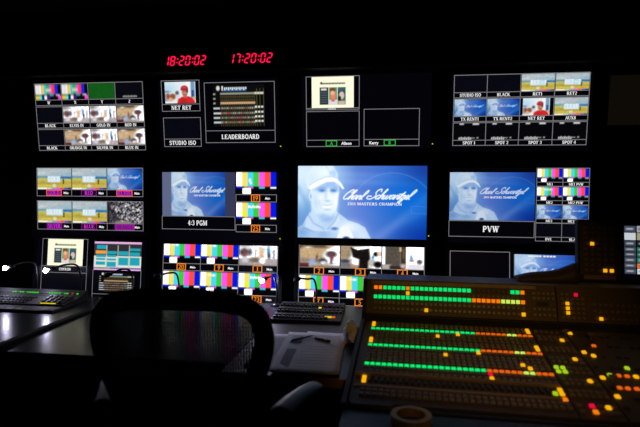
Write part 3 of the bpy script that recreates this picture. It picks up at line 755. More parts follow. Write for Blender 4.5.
# --- top row, second column
m = Mon(-1.0622, 1.8683, .7085, .3965, T1, 'wall monitor in top row, under the red clocks, showing a leaderboard table', led=True)
m.pic(red_cap_man(84, 58), .03, .02, .305, .34, 'man in a red cap and red shirt')
m.frame(0, .0, .34, .46, (.355,)); m.text('NET RET', .172, .408, .062, maxu=.2)
m.pic(idle(20, 16), .01, .57, .33, .87); m.frame(.005, .56, .34, 1.0, (.885,)); m.text('STUDIO ISO', .172, .943, .062, maxu=.26)
m.pic(leaderboard(156, 104), .46, .08, .91, .70, 'score table with rows of dots')
m.frame(.385, .045, .995, .945, (.765,)); m.text('LEADERBOARD', .69, .857, .068, maxu=.33, bold=.03)
# --- top row, third column
m = Mon(-.1735, 1.869, .7113, .4123, T1, 'wall monitor in top row with a cream page and empty boxes lettered A and B', led=True)
m.pic(web_page(110, 80), .058, .02, .405, .45, 'cream page with three portrait pictures')
m.frame(.012, .015, .45, .475, (.455,)); m.text('CHYRON', .225, .466, .022, maxu=.07)
m.frame(.012, .50, .45, .995, (.905,)); m.frame(.49, .478, .935, .99, (.9,))
m.frame(.176, .915, .264, .988, m='green', wd=.004); m.text('A', .22, .95, .045, 'green'); m.text('Alison', .345, .95, .042, maxu=.085, bold=.03)
m.frame(.655, .91, .745, .982, m='green', wd=.004); m.text('B', .7, .946, .045, 'green'); m.text('Kerry', .572, .946, .042, maxu=.075, bold=.03)
# --- top row, fourth column
m = Mon(.6853, 1.8616, .7187, .3907, T1, 'wall monitor at top right with twelve tiles, the lowest four lettered SPOT')
rows = [(0, .318), (.335, .658), (.675, 1.0)]
caps = [['STUDIO ISO', 'BLACK', 'RET1', 'RET2'], ['TX RENT1', 'TX RENT2', 'NET RET', 'AUX8'], ['SPOT 1', 'SPOT 2', 'SPOT 3', 'SPOT 4']]
for j, (v0, v1) in enumerate(rows):
    for i in range(4):
        u0, u1 = i / 4, (i + 1) / 4; vm = v0 + (v1 - v0) * .77
        a = (u0 + .006, v0 + .006, u1 - .004, vm)
        if j == 0 and i < 2: m.pic(idle(16, 12), *a)
        elif j == 0:
            m.pic(landscape(64, 36, (.26, .76)), *a); m.text('RET - %d' % (i - 1), u0 + .127, v0 + .12, .062, maxu=.11, bold=.04)
        elif j == 1 and i < 2: m.pic(dimmed(golfer(140, 80).half()), *a)
        elif j == 1 and i == 2: m.pic(red_cap_man(56, 40), u0 + .022, v0 + .006, u1 - .03, vm)
        elif j == 1:
            m.pic(landscape(64, 36, (.28, .74)), *a); m.text('CLEAN', u0 + .127, v0 + .125, .066, maxu=.1, bold=.04)
        else: m.pic(spot_card(64, 36), *a)
        m.frame(u0, v0, u1, v1, (vm,))
        m.text(caps[j][i], (u0 + u1) / 2, (vm + v1) / 2, .044, maxu=.16, bold=.03)
# --- middle row, first column
m = Mon(-1.9096, 1.3415, .7201, .3907, T2, 'wall monitor in middle row, leftmost, with six tiles and purple caption boxes')
names = [['GOLD', 'RED', 'ELVIS'], ['SILVER', 'BLUE', 'ORANGE']]
for j, (v0, v1) in enumerate(((0, .455), (.535, 1.0))):
    for i in range(3):
        u0, u1 = i / 3, (i + 1) / 3; vm = v0 + (v1 - v0) * .765
        a = (u0 + .006, v0 + .004, u1 - .004, vm); nm = names[j][i]
        if nm == 'ELVIS': m.pic(dimmed(golfer(176, 100).half()), *a)
        elif nm == 'ORANGE': m.pic(crowd(80, 46), *a)
        else:
            m.pic(landscape(80, 46, (.3, .68) if len(nm) < 6 else (.25, .74)), *a)
            m.text(nm, u0 + (.49 if len(nm) < 6 else .495) / 3, v0 + .18, .075, maxu=.115 if len(nm) < 6 else .15, bold=.045)
        m.frame(u0, v0, u1, v1, (vm,))
        hot = nm in ('GOLD', 'ELVIS'); b0, b1 = u0 + .28 / 3, u0 + (.70 if nm != 'ORANGE' else .76) / 3
        if nm == 'ORANGE': b0 = u0 + .22 / 3
        m.fill(b0, vm + .012, b1, v1 - .008, 'deepviolet' if (hot or nm in ('SILVER',)) else 'violet' if nm == 'ORANGE' else 'panel_on')
        m.frame(b0, vm + .012, b1, v1 - .008, m='coral' if hot else 'violet', wd=.0065 if hot else .004)
        m.text(nm, (b0 + b1) / 2, (vm + v1) / 2, .06, 'deepviolet' if nm == 'ORANGE' else 'magenta', maxu=(b1 - b0) * .86, bold=.03)
        m.text('Main', u0 + .84 / 3, (vm + v1) / 2, .035, maxu=.045, bold=.03)
# --- middle row, second column
m = Mon(-1.0605, 1.3322, .725, .3625, T2, 'wall monitor in middle row lettered 4:3 PGM with two colour bars', led=True)
g = golfer(330, 196, (-9, 0, 137, 73)); g.a = g.a * np.array([.84, .86, .88])
g.rect(-50, -5, 9.6, 90, (92, 100, 130), .6, .72); g.rect(117, -5, 160, 90, (52, 56, 84), .6, .78)
m.pic(g, .002, .004, .645, .742, 'blue title picture of a man in a white cap')
m.text('2011 MASTERS CHAMPION', .40, .395, .030, maxu=.265)
m.frame(0, .75, .643, .97); m.text('4:3 PGM', .315, .86, .082, maxu=.17, bold=.03)
for v0, v1, n, ov in ((0, .367, '19', 1), (.505, .872, '25', 2)):
    m.pic(bars(105, 46, ov), .655, v0, .995, v1, 'colour bar test pattern')
    m.frame(.652, v1 + .008, .998, v1 + .128)
    m.frame(.785, v1 + .012, .855, v1 + .124, m='orange', wd=.0055); m.text(n, .82, v1 + .068, .075, 'orange', maxu=.05, bold=.03)
    m.text('Main', .923, v1 + .068, .038, maxu=.04, bold=.03)
# --- middle row, third column: the big picture
m = Mon(-.1917, 1.3376, .7544, .4258, T2, 'central wall monitor filled by one blue title picture of a man', led=True)
m.pic(golfer(420, 236), .001, .001, .999, .999, 'blue title picture of a man in a white cap')
m.text('2011 MASTERS CHAMPION', .602, .522, .037, maxu=.42, wide=1.3)
# --- middle row, fourth column
m = Mon(.6862, 1.3326, .7507, .4091, T2, 'wall monitor in middle row lettered PVW with eight small tiles at its side')
g = golfer(340, 195, (0, 0, 130, 75)); g.a = g.a * np.array([.80, .83, .87])
m.pic(g, .002, .058, .622, .722, 'blue title picture of a man in a white cap')
m.text('2011 MASTERS CHAMPION', .372, .402, .028, maxu=.27)
m.frame(0, .73, .622, .95); m.text('PVW', .31, .842, .082, bold=.03)
caps = [['ME1', 'ME1 PVW'], ['ME2', 'ME2 PVW'], ['ME3', 'ME3 PVW'], ['DVE', 'BLACK']]
for j in range(4):
    for i in range(2):
        u0 = .632 + i * .184; u1 = u0 + .184; v0 = j * .25; v1 = v0 + .245; vm = v0 + .19
        a = (u0 + .005, v0 + .004, u1 - .005, vm - .002)
        m.pic(bars(56, 28, 2 if (j, i) == (1, 0) else 0) if j < 2 else dimmed(golfer(140, 80).half()) if j == 2 else idle(16, 10), *a)
        m.frame(u0, v0, u1, v1, (vm,), wd=.003); m.text(caps[j][i], (u0 + u1) / 2, (vm + v1) / 2, .034, maxu=.12, bold=.03)
# --- bottom row, first column
m = Mon(-1.9072, .8809, .6814, .4071, T3, 'wall monitor in bottom row with a cream page and a teal grid')
m.pic(web_page(92, 68), .055, .004, .415, .42, 'cream page with three portrait pictures')
m.frame(0, 0, .46, .53, (.43,), wd=.003); m.text('CHYRON', .24, .475, .04, maxu=.12); m.frame(0, .53, .46, 1.0, wd=.003, sides='LRB')
m.pic(teal_ui(120, 70), .53, .03, .997, .47, 'teal and orange schedule grid')
m.pic(leaderboard(100, 64), .59, .505, .94, .80); m.frame(.525, .47, 1.0, 1.0, (.84,), wd=.003, sides='LRB')
m.text('LEADERBOARD', .762, .92, .05, maxu=.3)
# --- bottom row, second and third column
def six(m, spec):
    for j, (v0, vm, v1) in enumerate(((0, .368, .484), (.492, .86, .98))):
        for i in range(3):
            u0, u1 = i / 3, (i + 1) / 3; fnc, n, w = spec[j][i]
            m.pic(fnc(), u0 + .006, v0 + .004, u1 - .004, vm - .006)
            m.frame(u0, vm, u1, v1); m.frame(u0, v0, u1, vm, sides='L' if i < 2 else 'LR')
            b = u0 + .38 / 3
            m.frame(b, vm + .006, b + .075, v1 - .006, m='orange', wd=.0055); m.text(n, b + .0375, (vm + v1) / 2, .072, 'orange', maxu=.055, bold=.03)
            m.text(w, u0 + .8 / 3, (vm + v1) / 2, .036, maxu=.05, bold=.03)
B = lambda k: (lambda: bars(105, 46, k))
m = Mon(-1.0577, .8997, .7277, .369, T3, 'wall monitor in bottom row with five colour bars and one bright room picture')
six(m, [[(B(3), '20', 'Main'), (B(3), '9', 'Main'), (lambda: room_bright(90, 52), '1', 'Main')], [(B(0), '21', 'Main'), (B(3), '22', 'Main'), (B(2), '23', 'Main')]])
m = Mon(-.1925, .8994, .7375, .3603, T3, 'wall monitor in bottom row with three room pictures above colour bars')
six(m, [[(lambda: room_tan(90, 52), '2', 'Main'), (lambda: room_operator(90, 52), '3', 'Main'), (lambda: room_door(90, 52), '4', 'Main')], [(B(0), '7', 'Main'), (B(3), '5', 'Main'), (B(0), '6', 'Main')]])
# --- bottom row, fourth column
m = Mon(.6886, .8864, .7321, .3519, T3, 'wall monitor in bottom row with an empty box beside a blue title picture')
m.frame(0, 0, .45, .75, (.62,))
g = dimmed(golfer(150, 90, (0, -4, 130, 73)), (.8, .84, .9))
for k in range(5): g.rect(26 + k * 5, -2.2, 30 + k * 5, .8, (238, 238, 238), .8)
for k in range(4): g.rect(54 + k * 6, -2.2, 58.6 + k * 6, .8, (238, 238, 238), .8)
m.pic(g, .485, .03, 1.0, .62, 'blue title picture of a man in a white cap'); m.frame(.485, .03, 1.0, .75, (.62,), sides='LRB')
# --- fifth column: switched off
Mon(1.388, 1.905, .48, .262, T1, 'smaller wall monitor in top row at far right with a dark brown screen', size=(.484, .266), on=False, dim_brown=True)
Mon(1.56, 1.3376, .74, .42, T2, 'black unlit wall monitor in middle row at far right edge', on=False)

# --- the two clocks
SEG = {'a': (.12, .88, .93, 1.0), 'd': (.12, .88, 0, .07), 'g': (.12, .88, .465, .535), 'f': (0, .12, .53, .97), 'b': (.88, 1, .53, .97), 'e': (0, .12, .03, .47), 'c': (.88, 1, .03, .47)}
DIG = {'0': 'abcdef', '1': 'bc', '2': 'abged', '7': 'abc', '8': 'abcdefg'}
def clock(x, z, s, label):
    r = empty('digital_clock', (x, 2.945, 2.112)); tag(r, label, 'clock', 'clocks above the monitor wall')
    zc = z - 2.112
    MB().box(-.165, .165, .0, .055, .0, .092).build('housing', 'bezel', r, bevel=.004)
    H, W = .0535, .0265; px = -.132
    for ch in s:
        if ch == ':':
            mb = MB()
            for q in (.3, .7): mb.box(px + .001 + q * H * .16, px + .0075 + q * H * .16, -.003, .002, zc - H / 2 + q * H - .003, zc - H / 2 + q * H + .004)
            mb.build('colon', 'red_led', r); px += .0165; continue
        d = None; lit = DIG[ch]
        on = MB(); off = MB()
        for k, (a, b, c, e) in SEG.items():
            # segments slant to the right
            t = .0035
            if k in 'adg':
                zz = zc - H / 2 + (c + e) / 2 * H; q = (c + e) / 2 * H * .16
                pts = [(px + a * W + q, zz), (px + a * W + q + t, zz + t), (px + b * W + q - t, zz + t), (px + b * W + q, zz), (px + b * W + q - t, zz - t), (px + a * W + q + t, zz - t)]
            else:
                xx = px + (a + b) / 2 * W; z0, z1 = zc - H / 2 + c * H, zc - H / 2 + e * H; q0, q1 = c * H * .16, e * H * .16
                pts = [(xx + q0, z0), (xx + q0 - t, z0 + t), (xx + q1 - t, z1 - t), (xx + q1, z1), (xx + q1 + t, z1 - t), (xx + q0 + t, z0 + t)]
            n = 6; v = [(p[0], -.003, p[1]) for p in pts] + [(p[0], .002, p[1]) for p in pts]
            f = [tuple(range(n)), tuple(range(n, 2 * n))[::-1]] + [(i, (i + 1) % n, n + (i + 1) % n, n + i) for i in range(n)]
            if d is None: d = MB().box(px - .002, px + W + .01, -.0005, .002, zc - H / 2 - .003, zc + H / 2 + .003).build('digit', 'bezel', r)
            MB().add(v, f).build('segment', 'red_led' if k in lit else 'unlit', d)
        px += .0385
clock(-1.227, 2.1615, '18:20:02', 'left one of two red digital clocks, reading 18:20:02')
clock(-.830, 2.1640, '17:20:02', 'right one of two red digital clocks, reading 17:20:02')

# ------------------------------------------------------------------ desks
def desk(x0, x1, y0, y1, label, top='desk', lip='rubber'):
    r = empty('control_desk', ((x0 + x1) / 2, (y0 + y1) / 2, 0)); tag(r, label, 'desk')
    w, d = (x1 - x0) / 2, (y1 - y0) / 2
    MB().box(-w, w, -d + .012, d, .705, .74).build('desktop', top, r, bevel=.002)
    MB().box(-w, w, -d, -d + .012, .705, .74).build('front_lipping', lip, r, bevel=.003)
    for s in (-1, 1): MB().box(s * (w - .02) - .015, s * (w - .02) + .015, -d + .20, d - .02, 0, .705).build('end_panel', 'deskdark', r)
    MB().box(-w + .036, w - .036, d - .06, d - .035, .15, .70).build('modesty_panel', 'deskdark', r)
    return r
desk(-3.05, -1.645, 1.90, 2.97, 'grey control desk at far left with panels and microphone on it')
desk(-1.615, -.625, 1.885, 2.97, 'grey control desk in front of the mesh chair')
desk(-.622, -.150, 1.795, 2.97, 'narrow control desk with wooden front edge under the papers', 'deskdark', 'lipping')
desk(-.147, 1.75, 1.40, 2.97, 'wide dark control desk carrying the production switcher', 'deskdark', 'deskdark')
st = MB().box(-1.650, -1.608, 1.89, 2.60, .7405, .752).build('desk_joint_strip', 'rubber', bevel=.004)
tag(st, 'black rubber strip along the joint between two grey desks', 'trim strip')

# ------------------------------------------------------------------ production switcher (vision mixer)
sw = empty('production_switcher', (-.081, 2.148, .74), (0, 0, rad(-1.6)))
tag(sw, 'large production switcher with rows of lit green, orange and amber buttons', 'control panel')
TL, TU = rad(7.9), rad(68)
ZL, YU, ZU = .831 - .74, .165, .975 - .74
def low(u, v, h=0): return Vector((u, -v * math.cos(TL) - h * math.sin(TL), ZL - v * math.sin(TL) + h * math.cos(TL)))
def upp(u, v, h=0): return Vector((u, YU - v * math.cos(TU) - h * math.sin(TU), ZU - v * math.sin(TU) + h * math.cos(TU)))
UE = 1.46
def yz(p): return (p.y, p.z)
prof = [yz(low(0, .60, -.004)), yz(low(0, -.10, -.012)), yz(upp(0, .122, -.012)), yz(upp(0, -.030, -.012)), (.335, ZU + .024), (.335, .002), (yz(low(0, .60))[0], .002)]
MB().prism(prof, -.040, UE).build('housing', 'mixerdark', sw)
MB().box(-.045, UE, upp(0, -.034).y + .004, .34, ZU + .026, ZU + .033).build('top_cover', 'mixertop', sw, bevel=.002)
for u0, u1 in ((-.056, -.041), (UE + .001, UE + .016)):
    MB().prism([yz(low(0, .605, .012)), yz(low(0, -.09, .012)), yz(upp(0, .11, .012)), yz(upp(0, -.034, .012)), (.335, ZU + .026), (.335, .001), (yz(low(0, .605))[0], .001)], u0, u1).build('side_cheek', 'mixerdark', sw)

def slab(fn, name, u0, u1, v0, v1, h0, h1, m, parent, bevel=.0):
    mb = MB(); P = [fn(u, v, h) for h in (h0, h1) for v in (v0, v1) for u in (u0, u1)]
    mb.add(P, [(0, 2, 3, 1), (4, 5, 7, 6), (0, 1, 5, 4), (2, 6, 7, 3), (0, 4, 6, 2), (1, 3, 7, 5)])
    return mb.build(name, m, parent, bevel=bevel)
lowA = slab(low, 'lower_panel', -.038, .634, -.085, .575, -.010, 0, 'mixer', sw, .001)
lowB = slab(low, 'lower_panel', .638, .764, -.085, .575, -.010, 0, 'mixer', sw, .001)
lowC = slab(low, 'lower_panel', .768, UE, -.085, .575, -.010, 0, 'mixer', sw, .001)
uppA = slab(upp, 'upper_panel', -.040, .752, -.034, .116, -.010, 0, 'mixer', sw, .001)
uppB = slab(upp, 'upper_panel', .757, UE, -.034, .116, -.010, 0, 'mixer', sw, .001)

def cap_mesh(w, d, h, name='button'):
    mb = MB(); a, b = w / 2, d / 2; k = .82
    v = [(-a, -b, -.002), (a, -b, -.002), (a, b, -.002), (-a, b, -.002), (-a, -b, h * .7), (a, -b, h * .7), (a, b, h * .7), (-a, b, h * .7),
         (-a * k, -b * k, h), (a * k, -b * k, h), (a * k, b * k, h), (-a * k, b * k, h)]
    f = [(0, 3, 2, 1)] + [(i, (i + 1) % 4, 4 + (i + 1) % 4, 4 + i) for i in range(4)] + [(4 + i, 4 + (i + 1) % 4, 8 + (i + 1) % 4, 8 + i) for i in range(4)] + [(8, 9, 10, 11)]
    return mb.add(v, f)
_cache = {}
def shared(w, d, h, m):
    k = (w, d, h, m)
    if k not in _cache:
        me = cap_mesh(w, d, h).mesh('button'); me.materials.append(M[m]); _cache[k] = me
    return _cache[k]
def button(fn, u, v, m, parent, w=.0150, d=.0150, h=.007):
    o = bpy.data.objects.new('button', shared(w, d, h, m))
    o.location = fn(u, v); o.rotation_euler = ((TL if fn is low else TU), 0, 0)
    o.parent = parent; COL.objects.link(o); return o
def button_field(fn, spots, m, parent, w, d, h, name='unlit_buttons'):
    mb = MB(); c = cap_mesh(w, d, h); R = Matrix.Rotation(TL if fn is low else TU, 3, 'X')
    for u, v in spots: mb.add([R @ Vector(p) + fn(u, v) for p in c.v], c.f)
    o = mb.build(name, m, parent); o['kind'] = 'stuff'; return o

# upper bank: lit rows
lit = set()
def ulit(i, v, m):
    lit.add((i, v)); button(upp, i * .02, v, m, uppA)
for i in range(32):
    if i in (0, 1, 7, 31): ulit(i, 0, 'b_orange')
    elif i <= 20 or i >= 29: ulit(i, 0, 'b_green')
    else: button(upp, i * .02, 0, 'capdark', uppA)
    ulit(i, .0414, 'b_green' if i <= 20 else 'b_orange' if i <= 26 or i == 31 else 'b_lime')
ulit(7, .0218, 'b_amber'); ulit(11, .0925, 'b_amber'); ulit(31, .0925, 'b_amber')
dim = []
for v in (.068, .0925):
    for i in range(32):
        if (i, v) not in lit: button(upp, i * .02, v, 'cap', uppA, .0135, .0125, .006)
button_field(upp, [(i * .02, .0218) for i in range(32) if i != 7], 'cap', uppA, .006, .006, .004)
# tan lettering strip above the upper rows
slab(upp, 'legend_strip', -.02, .675, -.030, -.016, 0, .002, 'mixerwood', uppA)
button_field(upp, [(.665 + i * .019, v) for i in range(5) for v in (.002, .0225, .068, .092)], 'cap', uppA, .013, .0125, .006)
slab(upp, 'display', .672, .722, .036, .054, 0, .002, 'glass', uppA)
for u, v, m in ((.8325, .001, 'b_red'), (.7964, .039, 'b_amber'), (.7964, .059, 'b_amber'), (.7964, .0777, 'b_amber'), (.922, .0964, 'b_amber')): button(upp, u, v, m, uppB, .0135, .0135)
button_field(upp, [(.7764 + i * .02, v) for i in range(5) for v in (.001, .02, .039, .059, .0777, .098) if (i, v) not in ((1, .039), (1, .059), (1, .0777)) and not (v == .001 and i > 1)]
             + [(.90 + i * .022, v) for i in range(14) for v in (.04, .066, .0964) if not (i == 1 and v == .0964)], 'cap', uppB, .0125, .0115, .005)

# lower banks
un = []
for v0 in (0, .1596, .3168):
    for i in range(32):
        c = 'b_green' if i <= 20 else 'b_lime' if i in (27, 28) else 'b_dorange'
        button(low, i * .02, v0, c, lowA, .0155, .0105, .006)
AM = [(0, -.058, 'b_amber'), (0, -.037, 'b_amber'), (31, -.058, 'b_amber'), (31, -.037, 'b_amber'), (17, .0215, 'b_amber'), (13, .047, 'b_amber'),
      (0, .104, 'b_amber'), (0, .125, 'b_amber'), (31, .104, 'b_amber'), (31, .125, 'b_amber'), (20, .181, 'b_amber'), (14, .2125, 'b_amber'),
      (27, .261, 'b_amber'), (28, .283, 'b_amber'), (21, .3405, 'b_red'), (21, .372, 'b_amber'),
      (0, .420, 'b_amber'), (0, .4445, 'b_amber'), (31, .420, 'b_amber'), (31, .4445, 'b_amber'), (30, .4445, 'b_dlime'), (31, .478, 'b_orange')]
taken = {(i, v) for i, v, c in AM}
for i, v, c in AM: button(low, i * .02, v, c, lowA, .0140, .0155, .007)
rowsv = [-.058, -.037, .0215, .047, .074, .104, .125, .181, .2125, .236, .261, .283, .3405, .372]
button_field(low, [(i * .02, v) for v in rowsv for i in range(32) if (i, v) not in taken], 'cap', lowA, .0135, .0135, .006)
slab(low, 'wrist_ledge', -.03, .628, .392, .406, 0, .010, 'mixerwood', lowA, .002)
button_field(low, [(i * .02, .432) for i in range(1, 30)], 'capdark', lowA, .010, .034, .008, 'slot_keys')
slab(low, 'legend_strip', -.03, .628, .466, .481, 0, .004, 'mixerwood', lowA, .001)
button_field(low, [(i * .02, v) for v in (.502, .528) for i in range(32)], 'cap', lowA, .0140, .0160, .007, 'front_buttons')
# second and third column of modules
RB = [(.7808, -.049, 'b_amber'), (.7312, .0247, 'b_amber'), (.7314, .1877, 'b_amber'), (.650, .260, 'b_dlime'), (.671, .261, 'b_dlime'), (.650, .2905, 'b_dlime'), (.671, .2905, 'b_dlime'),
      (.7315, .3473, 'b_amber'), (.688, .505, 'b_red'), (.688, .538, 'b_orange'), (.7324, .508, 'b_amber'),
      (.7806, .124, 'b_amber'), (.8049, .150, 'b_amber'), (.8338, .061, 'b_dorange'), (.780, .317, 'b_amber'), (.81, .2956, 'b_dlime'), (.8366, .2956, 'b_dorange'), (.8623, .2956, 'b_dorange'), (.8897, .2956, 'b_amber'),
      (.8091, .380, 'b_dorange'), (.8331, .380, 'b_dorange'), (.8596, .380, 'b_dorange'), (.7824, .4374, 'b_amber'), (.8846, .2353, 'b_dlime')]
for u, v, c in RB: button(low, u, v, c, lowB if u < .766 else lowC, .0140, .0150 if c != 'b_dorange' else .011, .007)
free = lambda u, v: all(abs(u - a) > .017 or abs(v - b) > .017 for a, b, c in RB)
button_field(low, [(.652 + i * .0195, v) for i in range(6) for v in (-.05, .0, .0247, .1, .124, .1877, .215, .26, .2905, .3473, .373, .42, .445, .505, .538) if free(.652 + i * .0195, v)], 'cap', lowB, .0130, .0135, .006)
button_field(low, [(.785 + i * .026, v) for i in range(25) for v in (-.03, .061, .15, .2353, .2956, .38, .44, .5) if free(.785 + i * .026, v) and (i * 7 + int(v * 100)) % 3], 'capdark', lowC, .0150, .0130, .006)
for u, v in ((.755, -.02), (.842, .0), (.80, .345)):      # fader levers in their slots
    s = slab(low, 'fader_slot', u - .006, u + .006, v - .035, v + .04, 0, .0012, 'capdark', lowB if u < .766 else lowC)
    mb = MB(); R = Matrix.Rotation(TL, 3, 'X')
    mb.tube([low(u, v, 0), low(u, v + .003, .022)], .003, 8); mb.box(-.012, .012, -.006, .006, .020, .028, Matrix.Translation(low(u, v + .003, 0)))
    mb.build('lever', 'cap', s)
# front arm rest
MB().prism([yz(low(0, .577, -.008)), yz(low(0, .577, .004)), yz(low(0, .592, .004)), yz(low(0, .60, -.002)), yz(low(0, .60, -.008))], -.030, .10).build('front_rail', 'mixer', sw)

# ------------------------------------------------------------------ auxiliary panel standing on the switcher
ax = empty('auxiliary_panel', (.803, 2.405, 1.0140), (rad(-6), 0, rad(-1.6)))
tag(ax, 'upright brown button panel with a small touch screen, standing behind the switcher', 'control panel')
MB().box(0, .47, 0, .05, 0, .272).build('housing', 'mixerdark', ax, bevel=.004)
AXY = -.0005
bp = MB().box(.008, .172, -.003, .0, .030, .262).build('button_plate', 'mixer', ax)
for j in range(9):
    for i in range(5):
        x, z = .030 + i * .0262, .235 - j * .0232
        l = (i, j) in ((1, 3), (3, 8), (4, 8))
        x += -.0 if not l else 0
        MB().box(x - .0075, x + .0075, -.009, -.002, z - .0075, z + .0075).build('button', 'b_amber' if l else 'cap', bp, bevel=.001, segs=1)
MB().box(.022, .152, -.006, .0, .010, .029).build('legend_strip', 'mixerwood', ax, bevel=.001)
ts = MB().box(.183, .455, -.004, .0, .014, .252).build('touch_screen', 'panel_on', ax, bevel=.001)
mg = [(60, 66, 82), (190, 198, 205), (52, 58, 74), (62, 68, 84), (58, 64, 78), (60, 66, 80), (66, 72, 88), (58, 66, 82)]
zz = .246
tex = Paint(12, 64, 1, 1, (36, 40, 54))
hts = [.03, .034, .028, .022, .022, .026, .022, .026]
for k in range(8):
    for c in range(5):
        col = mg[k] if c == 0 else [(150, 155, 160), (150, 150, 120), (20, 22, 26), (40, 100, 88), (40, 96, 84), (46, 110, 96), (225, 120, 55), (205, 208, 210)][k]
        p = Paint(16, 10, 1, 1, col)
        if k != 1: p.rect(.15, .35, .8, .62, (200, 205, 210) if col[0] < 120 else (60, 60, 60), .15, .7)
        x0 = .187 + c * .050
        tile('key_tile', p, x0, x0 + .045, zz - hts[k] + .003, zz, -.0048, ts)
    zz -= hts[k]

# dark leather folder slumped against the auxiliary panel
fo = MB(); N = 14; v = []; f = []
for i in range(N + 1):
    t = i / N; x = .545 + .285 * t; y = 2.415 - .008 * t
    h = .018 + .062 * (t ** 1.25) + .006 * math.sin(t * 7)
    for (dy, dz) in ((-.045, 0), (-.040, h * .55), (-.012, h), (.030, h * .96), (.055, h * .5), (.06, 0)):
        v.append((x, y + dy, 1.0085 + dz))
for i in range(N):
    for k in range(6):
        l = (k + 1) % 6; f.append((i * 6 + k, i * 6 + l, i * 6 + 6 + l, i * 6 + 6 + k))
f += [tuple(range(6))[::-1], tuple(N * 6 + k for k in range(6))]
# kept clear of the panel's left edge
fo.add([(.545 + (p[0] - .545) * .86, p[1], p[2]) for p in v], f)
tag(fo.build('leather_folder', 'leather', smooth=True), 'dark brown leather folder slumped on top of the switcher', 'folder')

# ------------------------------------------------------------------ things on the narrow desk and the switcher desk
def sheet(x, y, z, rz, label, w=.21, h=.297, curl=.004, seed=0):
    r = random.Random(seed); mb = MB(); nx, ny = 8, 11; v = []; f = []
    for s in (1, 0):
        for j in range(ny + 1):
            for i in range(nx + 1):
                a, b = i / nx - .5, j / ny - .5
                zz = curl * (max(0, abs(a) * 2 - .45) ** 2 + max(0, abs(b) * 2 - .4) ** 2 * r.choice([1, 1])) + .0010 * s
                v.append((a * w, b * h, zz))
    n = (nx + 1) * (ny + 1)
    for j in range(ny):
        for i in range(nx):
            q = j * (nx + 1) + i; f.append((q, q + 1, q + nx + 2, q + nx + 1)); f.append((n + q, n + q + nx + 1, n + q + nx + 2, n + q + 1))
    ring = [i for i in range(nx + 1)] + [j * (nx + 1) + nx for j in range(1, ny + 1)] + [ny * (nx + 1) + i for i in range(nx - 1, -1, -1)] + [j * (nx + 1) for j in range(ny - 1, 0, -1)]
    for a, b in zip(ring, ring[1:] + ring[:1]): f.append((a, n + a, n + b, b))
    o = empty('paper_sheet', (x, y, z), (0, 0, rad(rz))); tag(o, label, 'paper', 'paper sheets on the narrow desk')
    mb.add(v, f).build('page', 'paper', o, smooth=True)
    return o
def lines(o, specs):
    mb = MB()
    for x0, x1, y0, y1 in specs: mb.box(x0, x1, y0, y1, .0012, .0016)
    mb.build('print', 'pencil', o)
s1 = sheet(-.475, 2.10, .7405, 7, 'white paper sheet lying lowest and furthest left, beside the chair', .21, .44, seed=1)
s2 = sheet(-.300, 2.22, .7425, -3, 'white paper sheet lying furthest back, near the crumpled tissue', .20, .30, seed=2)
s3 = sheet(-.330, 2.070, .7480, 2.5, 'large white paper sheet on top, reaching the wooden desk edge', .262, .53, seed=3)
lines(s1, [(-.09, .02, .18 - k * .03, .183 - k * .03) for k in range(9)])
lines(s3, [(-.105, -.055, .10, .235), (-.10, -.06, -.22, .02)] + [(-.04, .11, .06 - k * .036, .0615 - k * .036) for k in range(8)])
pen = empty('marker_pen', (-.306, 2.215, .7560), (0, 0, rad(-30))); tag(pen, 'short black marker pen lying on the paper sheets', 'pen')
MB().tube([(-.035, 0, 0), (.02, 0, 0)], .006, 10).build('barrel', 'ink', pen, smooth=True)
MB().tube([(.02, 0, 0), (.045, 0, 0)], .0068, 10).build('cap', 'capdark', pen, smooth=True)
pen2 = empty('ballpoint_pen', (-.395, 2.225, .7545), (0, 0, rad(52))); tag(pen2, 'thin dark ballpoint pen lying on top sheet', 'pen')
MB().tube([(-.06, 0, 0), (.055, 0, 0), (.07, 0, -.001)], [.0038, .0038, .001], 8).build('barrel', 'ink', pen2, smooth=True)
MB().box(.0, -.045, -.001, .001, .003, .006).build('clip', 'metal', pen2)

# crumpled tissue between papers and switcher
bm = bmesh.new(); bmesh.ops.create_icosphere(bm, subdivisions=4, radius=1)
rr = np.random.default_rng(5); dirs = rr.normal(size=(60, 3)); dirs /= np.linalg.norm(dirs, axis=1)[:, None]; am = rr.uniform(-.34, .30, 60)
for w in bm.verts:
    p = np.array(w.co); k = 1 + sum(a * max(0, 1 - 7 * (1 - p @ d)) for a, d in zip(am, dirs))
    q = p * k; w.co = (q[0] * .036, q[1] * .085, max(q[2], -.75) * .058 + .0435)
me = bpy.data.meshes.new('crumpled_tissue'); bm.to_mesh(me); bm.free(); me.materials.append(M['tissue'])
o = link(bpy.data.objects.new('crumpled_tissue', me)); o.location = (-.180, 2.235, .740); tag(o, 'crumpled white tissue between the papers and the switcher', 'tissue')

# roll of masking tape
tr = empty('tape_roll', (.055, 1.482, .7405)); tag(tr, 'roll of tan masking tape lying flat in front of the switcher', 'tape roll')
MB().lathe([(.043, 0), (.058, 0), (.0585, .012), (.058, .026), (.043, .026), (.043, 0)], 48).build('tape', 'tape', tr)
MB().lathe([(.0395, .0005), (.0428, .0005), (.0428, .0255), (.0395, .0255), (.0395, .0005)], 48).build('core', 'core', tr, smooth=False)

